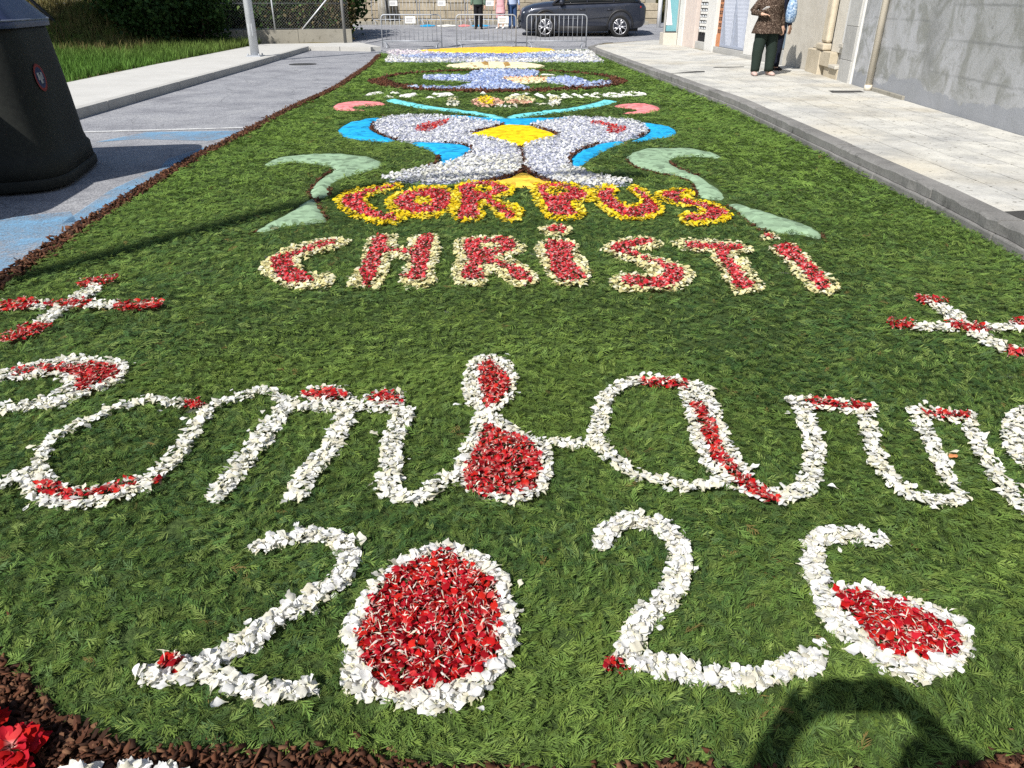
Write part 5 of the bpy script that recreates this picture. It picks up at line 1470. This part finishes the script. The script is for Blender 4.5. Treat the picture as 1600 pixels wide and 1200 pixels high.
# ------------------------------------------------------------------ fence, low wall, plants on the left
lw = empty('low_wall', (0, 0, 0)); tag(lw, 'low weathered concrete wall carrying the wire fence', 'wall')
p0, p1 = np.array([-5.85, 29.75]), np.array([-17.0, 27.9]); t = (p1 - p0) / np.linalg.norm(p1 - p0); nv = np.array([t[1], -t[0]]); LW = np.linalg.norm(p1 - p0)
if nv[1] < 0: nv = -nv
k = 0; u = 0.0
while u < LW - .1:
    u2 = min(u + 1.9, LW); a, b_ = p0 + t * (u + .004), p0 + t * (u2 - .004)
    MB().prism([tuple(a), tuple(b_), tuple(b_ + nv * .22), tuple(a + nv * .22)][::-1], -.05, .55 + rng.uniform(-.008, .008)).build('wall_section', M['lowwall'], lw, .012); u = u2
fe = empty('wire_fence', (0, 0, 0)); tag(fe, 'chain link fence on steel posts in front of the ivy hedge', 'fence')
fpos = lambda u: p0 + t * u + nv * .11
for u in (2.7, 5.5, 8.3, 11.0):
    q = fpos(u); MB().tube([(q[0], q[1], .5), (q[0], q[1], 2.35)], .028, 8).build('post', M['galv2'], fe)
q, q2 = fpos(1.75), fpos(.55)
MB().tube([(q[0], q[1], .56), (q2[0], q2[1], 1.75)], .024, 8).build('brace', M['galv2'], fe)
mb = MB()
h0, h1_ = .57, 2.3
def wire(mb, a, b, w=.0016):
    a, b = Vector(a), Vector(b); d = (b - a).normalized(); s = Vector((nv[0], nv[1], 0)).cross(d) * w
    mb.add([a - s, a + s, b + s, b - s], [(0, 1, 2, 3)])
for sg in (1, -1):
    for u in np.arange(-1.8, LW, .10):
        ua, ub = u, u + (h1_ - h0)
        za, zb = (h0, h1_)
        if ua < .05: za += .05 - ua; ua = .05
        if ub > LW: zb -= ub - LW; ub = LW
        if ub - ua < .05: continue
        if sg < 0: za, zb = h0 + h1_ - za, h0 + h1_ - zb
        A, B = fpos(ua), fpos(ub); wire(mb, (A[0], A[1], za), (B[0], B[1], zb))
mb.build('chain_link', simple('weathered_wire', (.20, .21, .21), .7, .3), fe)
for z in (.58, 1.4, 2.29):
    A, B = fpos(.05), fpos(LW); MB().tube([(A[0], A[1], z), (B[0], B[1], z)], .005, 5).build('line_wire', M['galv'], fe)
cpx = (-6.0, 29.2)
cp = MB().tube([(cpx[0], cpx[1], .12), (cpx[0], cpx[1], 2.5)], .055, 10).build('fence_post', simple('dull_grey_post', (.16, .16, .155), .7, .3)); tag(cp, 'thick dull grey corner post at the end of the pale pavement', 'post')

LEAF = []
for k in range(8):
    r = np.random.default_rng(900 + k); w = r.uniform(.28, .42); b_ = r.uniform(-.2, .2)
    LEAF.append((np.array([(0, -.5, 0), (w, -.05, .12 + b_), (0, .5, b_), (-w, -.05, .12 - b_)]), np.array([(0, 1, 2, 3)]), np.array([.4, .1, 0, .1])))
def foliage(name, parent, centre, rad, n, size, cols, clumps=40, shell=.55):
    """leaf faces gathered in clumps through the crown volume"""
    c = np.array(centre); rad = np.array(rad)
    d = rng.normal(size=(clumps, 3)); d /= np.linalg.norm(d, axis=1)[:, None]
    cc = d * rad * (shell + (1 - shell) * rng.random((clumps, 1)) ** .5)
    which = rng.integers(0, clumps, n)
    P = c + cc[which] + rng.normal(size=(n, 3)) * rad * .20
    col = np.array(cols)[rng.integers(0, len(cols), n)] * rng.uniform(.7, 1.3, (n, 1)) * (.75 + .5 * rng.random(clumps))[which][:, None]
    P[:, 2] = np.maximum(P[:, 2], .02)
    V, F, C = scatter(LEAF, P, rng.uniform(.7, 1.3, n) * size, rng.normal(0, .9, n), rng.normal(0, .9, n), rng.uniform(0, 6.28, n), col, col * .7)
    return big_mesh(name, V - np.array(parent.location)[None], F, M['leaf'], C, parent)
GD = [(.022, .055, .014), (.03, .07, .016), (.045, .09, .02)]
GM = [(.05, .10, .022), (.075, .13, .03), (.035, .08, .02), (.10, .15, .04)]
GB = [(.10, .075, .03), (.13, .10, .05), (.07, .06, .025)]
def bush(label, x, y, z, rad, n, size, cols, name='ivy_bush', cat='bush', group=None):
    root = empty(name, (x, y, z)); tag(root, label, cat, group)
    foliage('foliage', root, (x, y, z + rad[2] * .95), rad, n, size, cols, 46)
    st_ = MB()
    for k in range(4):
        a = k * 1.7; st_.tube([(.08 * math.cos(a), .08 * math.sin(a), -.05), (rad[0] * .25 * math.cos(a), rad[1] * .25 * math.sin(a), rad[2] * .7), (rad[0] * .5 * math.cos(a), rad[1] * .5 * math.sin(a), rad[2] * 1.5)], [.035, .025, .012], 6)
    st_.build('stems', M['trunk'], root)
bush('leafy green ivy bush behind the fence, beside the dark shrubs', -11.4, 30.3, .35, (1.5, .8, 1.25), 9000, .14, GM)
bush('green ivy bush behind the fence, just right of the lamp post', -9.2, 30.9, .4, (1.3, .7, 1.2), 8500, .13, GM + GB[:1])
bush('olive brown climbing growth behind the diagonal fence brace', -7.5, 30.9, .4, (1.1, .6, 1.1), 7500, .12, GB + GM[:2])
bush('dry brownish creeper hanging by the fence corner post', -6.35, 30.4, .35, (.45, .45, 1.3), 3000, .11, GB + GM[:1])
bush('large dark evergreen shrub in the shade of the tree behind the verge', -11.9, 26.6, .15, (1.25, 1.2, 1.35), 7000, .13, GD)
bush('dark evergreen shrub standing left of the ivy bush, in deep shade', -13.0, 28.7, .3, (.9, 1.0, 1.4), 5500, .13, GD)
bush('dark evergreen shrub between the large shrub and the low wall', -10.6, 28.0, .12, (.9, .6, 1.1), 3600, .12, GD)

for xx, w_ in ((-12.4, 'outermost from the corner post'), (-9.9, 'middle one'), (-7.6, 'next to the corner post')):
    bush('dark green bush filling in behind the ivy, ' + w_, xx, 32.4, .4, (1.5, .8, 1.3), 6500, .16, GD + GM[2:3], 'backing_bush')

def tree(name, label, x, y, z, h, crown, n, size, cols, tr, tm='trunk', lean=(0, 0)):
    root = empty(name, (x, y, z)); tag(root, label, 'tree')
    tb = MB().tube([(0, 0, -.1), (lean[0] * .3, lean[1] * .3, h * .3), (lean[0] * .7, lean[1] * .7, h * .62), (lean[0], lean[1], h * .95)], [tr * 1.25, tr * .9, tr * .7, tr * .25], 14)
    for k in range(7):
        a = k * 2.4; zb = h * (.42 + .07 * k); L = crown[0] * .75
        s = np.array([lean[0] * zb / h, lean[1] * zb / h, zb])
        tb.tube([tuple(s), tuple(s + np.array([math.cos(a) * L * .5, math.sin(a) * L * .5, L * .25])), tuple(s + np.array([math.cos(a) * L, math.sin(a) * L, L * .45]))], [tr * .42, tr * .25, tr * .08], 8)
    tb.build('trunk', M[tm], root)
    foliage('crown', root, (x + lean[0], y + lean[1], z + h), crown, n, size, cols, 70, .35)
tree('shade_tree', 'dense dark tree outside the picture that shades the shrubs', -15.1, 22.4, .1, 6.2, (1.9, 2.3, 1.9), 27000, .23, GD, .22)
tree('bank_tree', 'brown tree trunk on the dry bank behind the container', -16.9, 30.5, 1.3, 6.0, (2.8, 2.6, 2.0), 9000, .2, GM, .24)
tree('plane_tree', 'pale barked tree trunk standing against the granite wall', -6.0, 38.75, gz(38.7) + .1, 5.5, (2.2, 1.6, 1.6), 8000, .2, GM, .27, 'trunk_w')
hose = MB().tube([(-5.72, 38.42, gz(38.4) + .14), (-5.80, 38.40, 1.2), (-5.92, 38.38, 1.9), (-6.1, 38.36, 2.1), (-6.15, 38.38, 1.85)], .045, 8).build('black_hose', M['black']); tag(hose, 'black hose running up the pale tree trunk by the granite wall', 'hose')

stake = MB().tube([(-13.95, 25.6, .55), (-14.75, 25.7, 1.35), (-15.7, 25.8, 2.3)], .055, 8).build('leaning_pole', M['black']); tag(stake, 'black pole leaning over the dry bank behind the container', 'pole')
wp = MB().tube([(6.45, 36.0, gz(36) - .05), (6.45, 36.0, 2.6)], .09, 10).build('white_post', M['white_m']); tag(wp, 'white post behind the tail of the dark car', 'post')
wh = empty('white_house', (-24.9, 37, .5)); tag(wh, 'white house wall glimpsed behind the bank and container', 'house')
MB().box(-4.5, 4.2, 0, 6, -.6, 5.2).build('wall', M['white_m'], wh)
MB().box(-.5, .5, -.03, .05, 1.9, 3.1).build('window_frame', M['iron'], wh)
MB().add([(-4.8, -.4, 5.2), (4.5, -.4, 5.2), (4.5, 6.4, 5.2), (-4.8, 6.4, 5.2), (-4.8, 3, 6.8), (4.5, 3, 6.8)], [(0, 1, 5, 4), (2, 3, 4, 5), (1, 2, 5), (3, 0, 4), (3, 2, 1, 0)]).build('roof', M['brick_o'], wh)

# grass of the verge and of the dry bank
BL = []
for k in range(8):
    r = np.random.default_rng(1000 + k); V, F = [], []
    for j in range(5):
        a = r.uniform(0, 6.28); b0 = np.array([r.uniform(-.25, .25), r.uniform(-.25, .25), -.05]); d = np.array([math.cos(a), math.sin(a), 0]); s = np.array([-d[1], d[0], 0]) * .035; L = r.uniform(.7, 1.2); q = r.uniform(.15, .6)
        n0 = len(V); V += [b0 - s, b0 + s, b0 + d * q * .4 * L + [0, 0, .62 * L] + s * .7, b0 + d * q * .4 * L + [0, 0, .62 * L] - s * .7, b0 + d * q * L + [0, 0, .98 * L]]
        F += [(n0, n0 + 1, n0 + 2, n0 + 3), (n0 + 3, n0 + 2, n0 + 4, n0 + 4)]
    F = [(a, b, c, d) if d != c else (a, b, c, a) for a, b, c, d in F]
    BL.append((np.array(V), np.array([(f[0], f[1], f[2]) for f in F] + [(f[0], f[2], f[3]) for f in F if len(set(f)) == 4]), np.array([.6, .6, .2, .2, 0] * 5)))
def tufts(name, label, xr, yr, n, size, cols, keep):
    Q = np.column_stack([rng.uniform(*xr, n), rng.uniform(*yr, n)]); Q = Q[keep(Q[:, 0], Q[:, 1])]; n = len(Q)
    P = np.column_stack([Q, [lawn_z(x, y) for x, y in Q]])
    dry = np.clip((Q[:, 1] - 19) / 9, 0, 1)[:, None] * (.5 + .5 * vnoise(Q[:, 0], Q[:, 1], 1.1)[:, None])
    col = np.array(cols)[rng.integers(0, len(cols), n)] * rng.uniform(.7, 1.3, (n, 1))
    col = col * (1 - .6 * dry) + .6 * dry * np.array([.20, .17, .06])
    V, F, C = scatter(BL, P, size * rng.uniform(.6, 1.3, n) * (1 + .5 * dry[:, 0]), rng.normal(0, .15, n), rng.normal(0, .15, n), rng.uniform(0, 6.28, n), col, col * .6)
    o = big_mesh(name, V, F, M['leaf'], C); tag(o, label, 'grass', kind='stuff'); return o
edge = lambda y: np.interp(y, [-12, 14.95, 18.75, 27.1, 28.5, 30], [-8.25, -8.4, -8.6, -8.85, -8.85, -9])
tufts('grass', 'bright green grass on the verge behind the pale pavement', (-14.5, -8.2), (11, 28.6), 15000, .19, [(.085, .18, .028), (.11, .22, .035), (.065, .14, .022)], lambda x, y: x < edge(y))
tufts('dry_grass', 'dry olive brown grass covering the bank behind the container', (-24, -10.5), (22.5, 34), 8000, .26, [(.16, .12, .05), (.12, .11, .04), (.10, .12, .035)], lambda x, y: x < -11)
Q = np.column_stack([rng.uniform(6.2, 16, 2600), rng.uniform(40.6, 46, 2600)])
P = np.column_stack([Q, gz(40) - .05 + 2.6 * np.clip((Q[:, 1] - 40.5) / 6, 0, 1)]); n = len(Q)
col = np.array([(.08, .09, .03), (.14, .12, .06), (.06, .10, .03)])[rng.integers(0, 3, n)]
V_, F_, C_ = scatter(BL, P, rng.uniform(.25, .5, n), rng.normal(0, .2, n), rng.normal(0, .2, n), rng.uniform(0, 6.28, n), col, col * .6)
tag(big_mesh('bank_grass', V_, F_, M['leaf'], C_), 'rough grass on the bank behind the car', 'grass', kind='stuff')

# ------------------------------------------------------------------ people
def skin_body(verts, edges, rad, name, m, parent, root=0):
    me = bpy.data.meshes.new(name); me.from_pydata(verts, edges, [])
    o = bpy.data.objects.new(name, me); COL.objects.link(o)
    md = o.modifiers.new('skin', 'SKIN'); md.use_smooth_shade = True
    if not me.skin_vertices:
        bpy.context.view_layer.objects.active = o
    sv = me.skin_vertices[0].data
    for i, r in enumerate(rad):
        sv[i].radius = r if hasattr(r, '__len__') else (r, r); sv[i].use_root = (i == root)
    ss = o.modifiers.new('sub', 'SUBSURF'); ss.levels = 1; ss.render_levels = 1
    dg = bpy.context.evaluated_depsgraph_get(); dg.update()
    me2 = bpy.data.meshes.new_from_object(o.evaluated_get(dg))
    bpy.data.objects.remove(o)
    me2.materials.clear(); me2.materials.append(m)
    for p in me2.polygons: p.use_smooth = True
    return link(bpy.data.objects.new(name, me2), parent)

M['skin'] = simple('skin', (.52, .33, .24), .55, .3, var=.06, bmp=0)
def hand_chain(V, E, Rd, wrist, d, side, s=1.0):
    """palm, four fingers and a thumb growing from the wrist along d"""
    d = Vector(d).normalized(); up = Vector((0, 0, 1)) if abs(d.z) < .8 else Vector((0, 1, 0)); l = d.cross(up).normalized(); n = l.cross(d)
    w = Vector(V[wrist]); pi = len(V); V.append(tuple(w + d * .045 * s)); E.append((wrist, pi)); Rd.append((.034 * s, .018 * s))
    pk = len(V); V.append(tuple(w + d * .085 * s)); E.append((pi, pk)); Rd.append((.036 * s, .015 * s))
    for k, (o, L) in enumerate(((-.030, .062), (-.010, .074), (.010, .070), (.030, .054))):
        a = len(V); b0 = w + d * .098 * s + l * o * s
        V.append(tuple(b0)); V.append(tuple(b0 + d * L * .55 * s - n * .008 * s)); V.append(tuple(b0 + d * L * .9 * s - n * .026 * s)); E += [(pk, a), (a, a + 1), (a + 1, a + 2)]; Rd += [.0095 * s, .0088 * s, .0075 * s]
    a = len(V); V.append(tuple(w + d * .03 * s + l * side * .040 * s)); V.append(tuple(w + d * .075 * s + l * side * .058 * s - n * .012 * s)); E += [(pi, a), (a, a + 1)]; Rd += [.012 * s, .009 * s]

def person(label, loc, rz, H=1.66, build=1.0, short=False, top=None, top_m=None, leg_m=None, shoe_m=None, hair_m=None, elbows=None, wrists=None, hands=None, hem=.80, bare_leg=False, stance=.10, flare=1.0, leg_scale=1.0, skirt=False, sleeves=True, feet=None):
    k = H / 1.66; root = empty('person', loc, rz); tag(root, label, 'person')
    el = elbows or [(-.26, -.03, 1.10), (.26, -.03, 1.10)]; wr = wrists or [(-.27, .06, .86), (.27, .06, .86)]; hd = hands or [(0, .1, -1), (0, .1, -1)]
    V = [(0, 0, .93), (0, .01, 1.10), (0, .0, 1.28), (0, -.015, 1.41), (0, -.005, 1.47), (0, .015, 1.535), (0, .01, 1.60), (0, .0, 1.645), (0, .10, 1.545)]
    E = [(0, 1), (1, 2), (2, 3), (3, 4), (4, 5), (5, 6), (6, 7), (5, 8)]
    b = build
    Rd = [(.155 * b, .11 * b), (.14 * b, .105 * b), (.16 * b, .11 * b), (.09, .075), (.052, .055), (.070, .085), (.074, .09), (.045, .06), (.014, .018)]
    for i, s in enumerate((-1, 1)):
        a = len(V); V += [(s * .09, 0, .86), (s * stance, .015, .49), (s * stance, -.01, .10), (s * (stance + .005), .03, .045), (s * (stance + .015), .13, .035)]
        E += [(0, a), (a, a + 1), (a + 1, a + 2), (a + 2, a + 3), (a + 3, a + 4)]; Rd += [(.088 * b, .095 * b), .056, .040, (.042, .035), (.036, .024)]
        a = len(V); V += [(s * .165, -.01, 1.365), el[i], wr[i]]; E += [(3, a), (a, a + 1), (a + 1, a + 2)]; Rd += [.058, .046, .034]
        hand_chain(V, E, Rd, a + 2, hd[i], s)
    V = [(x * k, y * k, z * k) for x, y, z in V]
    skin_body(V, E, Rd, 'body', M['skin'], root)
    S = lambda p: tuple(c * k for c in p)
    # hair
    hb = MB(); rr = []
    for j in range(7):
        ph = R(-25 + 115 * j / 6); r = .092 * math.cos(ph); rr.append([(r * 1.0 * math.cos(t_), -.012 + r * 1.12 * math.sin(t_) * (1 if math.sin(t_) < 0 else .82), 1.565 + .098 * math.sin(ph) + (.035 if math.sin(t_) > .3 and j < 3 else 0)) for t_ in np.linspace(0, 6.283, 18, endpoint=False)])
    hb.rings([[S(p) for p in r_] for r_ in rr]).build('hair', hair_m or simple('brown_hair', (.07, .045, .03), .6, .3), root)
    # trousers / shorts
    fold = lambda z, a: 1 + .035 * math.sin(z * 38 + a * 3) + .02 * math.sin(z * 71 + a * 5)
    tr = MB()
    def legtube(s, ztop, zbot, rt, rb_, n=14):
        rr = []
        for j in range(n):
            z = ztop + (zbot - ztop) * j / (n - 1); f = (ztop - z) / (.86 - .08)
            x = s * (.088 + (stance - .088) * min(1, (0.86 - z) / .4)); yy = .012 * math.sin(max(0, (.86 - z)) * 3.5)
            r = rt + (rb_ - rt) * ((ztop - z) / (ztop - zbot)) ** .8
            rr.append([S((x + r * fold(z, a) * math.cos(a), yy + r * 1.08 * fold(z, a + 1) * math.sin(a), z)) for a in np.linspace(0, 6.283, 16, endpoint=False)])
        tr.rings(rr)
    zb = .42 if bare_leg else .075
    for s in (-1, 1): legtube(s, .90, zb, .105 * b * leg_scale, (.105 if bare_leg else .078) * leg_scale)
    tr.rings([[S((w * b * math.cos(a), .012 + w * b * .74 * math.sin(a), z)) for a in np.linspace(0, 6.283, 20, endpoint=False)] for w, z in ((.15, .80), (.185, .86), (.18, .95), (.155, 1.06))])
    tr.build('shorts' if bare_leg else 'trousers', leg_m, root)
    for s in (-1, 1):
        sx = s * (stance + .005)
        sh = MB().rings([[S((sx + (s * .008 * j) + w * math.cos(a), yy + 0, max(.006, zc + hh * math.sin(a)))) for a in np.linspace(0, 6.283, 12, endpoint=False)] for j, (yy, w, zc, hh) in enumerate(((-.085, .028, .045, .035), (-.06, .042, .05, .05), (0, .046, .055, .055), (.07, .05, .042, .042), (.14, .047, .032, .032), (.18, .025, .026, .022)))])
        sh.build('shoe', shoe_m, root)
    # coat or shirt
    tp = MB(); rr = []
    for w, d, z in ((.19 * flare, .15 * flare, hem), (.188 * flare, .148 * flare, hem + .015), (.185 * (1 + flare) / 2, .145, hem + .14), (.172, .132, hem + .28), (.182, .135, 1.22), (.19, .13, 1.33), (.165, .11, 1.395), (.085, .08, 1.445)):
        rr.append([S((w * b * (1 + .02 * math.sin(5 * a + z * 30)) * math.cos(a), .005 + d * b * (1 + .025 * math.sin(4 * a + z * 22)) * math.sin(a), z)) for a in np.linspace(0, 6.283, 26, endpoint=False)])
    tp.rings(rr)
    if sleeves:
        for i, s in enumerate((-1, 1)):
            sh_, e_, w_ = Vector((s * .165 * b ** .5, -.01, 1.36)), Vector(el[i]), Vector(wr[i])
            pth = [sh_ + (e_ - sh_) * f for f in (0, .3, .65, .92)] + ([] if short else [e_ + (w_ - e_) * f for f in (.12, .5, .95)])
            tp.tube([S(p) for p in pth], [q * k for q in (.075, .072, .064, .060, .058, .050, .044)][:len(pth)], 12)
    tp.build('jacket' if sleeves else 'top', top_m, root)
    return root

def tweed():
    m, nt, b = mat('brown_speckled_tweed', .95, .1)
    f = noise(nt, 62, 2, .6); g = noise(nt, 9, 3)
    c = ramp(nt, f.outputs[0], [(.36, (.010, .007, .006)), (.5, (.04, .027, .02)), (.58, (.13, .09, .065)), (.68, (.38, .31, .25))])
    c = mix(nt, .3, c, ramp(nt, g.outputs[0], [(.3, (.03, .02, .015)), (.7, (.10, .065, .05))])); nt.links.new(c, b.inputs['Base Color']); bump(nt, b, f.outputs[0], .3, .01)
    return m
cloth = lambda nm, c, v=.15: simple(nm, c, .9, .15, var=v, scale=8, fine=90)
pw = person('person in brown speckled coat and dark green trousers standing before the granite house', (5.02, 16.05, .152), R(188), 1.64, 1.28, top_m=tweed(), leg_m=cloth('dark_green_cloth', (.020, .030, .024)), shoe_m=cloth('pale_pink_shoe', (.50, .36, .32)),
       elbows=[(-.27, -.05, 1.12), (.36, -.02, 1.16)], wrists=[(-.30, .03, .90), (.24, .19, 1.12)], hands=[(0, .1, -1), (-1, .25, -.1)], hem=.775, stance=.145, flare=1.28, leg_scale=1.06)
ph = MB().box(-.035, .035, -.005, .005, -.07, .07).build('mobile_phone', M['white_m']); ph.location = (4.86, 15.80, 1.36); ph.rotation_euler = (R(70), 0, R(10)); tag(ph, 'small pale phone in the hand of the person in the brown coat', 'phone')
p2_ = person('person in dark navy clothes half hidden behind the person in the brown coat', (5.60, 17.25, .152), R(200), 1.66, 1.1, top_m=cloth('navy_cloth', (.012, .014, .028)), leg_m=cloth('dark_navy_cloth', (.010, .012, .022)), shoe_m=cloth('black_shoe', (.015, .015, .018)), stance=.075, hem=.72)
def bag_mat():
    m, nt, b = mat('pale_blue_patterned_cloth', .85, .2); f = noise(nt, 28, 3, .6); nt.links.new(ramp(nt, f.outputs[0], [(.4, (.10, .17, .30)), (.55, (.28, .40, .55)), (.66, (.6, .66, .72))]), b.inputs['Base Color']); return m
bg_o = empty('shoulder_bag', (5.73, 16.9, 1.10)); tag(bg_o, 'pale blue patterned shoulder bag hanging beside the person in navy', 'bag')
MB().rings([[(w * math.cos(a), d * math.sin(a), z) for a in np.linspace(0, 6.283, 18, endpoint=False)] for w, d, z in ((.04, .03, -.02), (.09, .06, 0), (.115, .075, .14), (.10, .06, .32), (.06, .04, .44))]).build('pouch', bag_mat(), bg_o)
MB().tube([(-.06, 0, .42), (-.14, .06, .62), (-.2, .12, .72)], .014, 6).build('strap', bag_mat(), bg_o)

zp = gz(35)
person('person in black trousers and dark green top standing behind the middle barrier', (-1.43, 35.0, zp), R(175), 1.72, 1.1, top_m=cloth('dark_green_top', (.10, .15, .11)), leg_m=cloth('black_cloth', (.012, .012, .014)), shoe_m=cloth('black_shoe2', (.012, .012, .012)), hem=.90)
person('person in pink dress-length shorts and white shoes behind the middle barrier', (-.48, 35.1, zp), R(160), 1.64, 1.0, top_m=cloth('pink_cloth', (.62, .34, .36)), leg_m=cloth('pink_shorts', (.60, .32, .34)), shoe_m=cloth('white_shoe', (.72, .72, .70)), bare_leg=True, hem=.62, flare=1.15, sleeves=False)
person('person in blue jeans and pale blue shirt behind the middle barrier, next to the car', (.02, 35.3, zp), R(200), 1.72, 1.05, top_m=cloth('pale_blue_shirt', (.35, .42, .58)), leg_m=cloth('blue_denim', (.035, .07, .16)), shoe_m=cloth('navy_shoe', (.02, .025, .04)), hem=.90)
# the photographer behind the camera, whose arms and phone shade the foreground
person('person behind the camera holding a phone out with both hands', (-.03, -.40, 0.0), 0, 1.80, 1.0, True, top_m=cloth('dark_shirt', (.05, .05, .06)), leg_m=cloth('dark_jeans', (.03, .04, .07)), shoe_m=cloth('grey_shoe', (.2, .2, .2)),
       elbows=[(-.225, .212, 1.15), (.28, .175, 1.17)], wrists=[(-.143, .311, 1.358), (.160, .311, 1.358)], hands=[(.7, .15, .62), (-.7, .15, .62)], hem=.85)
pm = empty('camera_phone', (-.02, -.025, 1.53)); tag(pm, 'dark phone held up by the person behind the camera', 'phone'); pm.rotation_euler = (-PITCH, 0, 0)
MB().box(-.085, .085, -.012, -.003, -.042, .042).build('case', M['black'], pm, .004)
MB().box(-.080, .080, -.014, -.0125, -.038, .038).build('screen', M['glass_d'], pm)
print('tris', sum(len(o.data.polygons) for o in COL.objects if o.type == 'MESH'), 'objects', len(COL.objects))
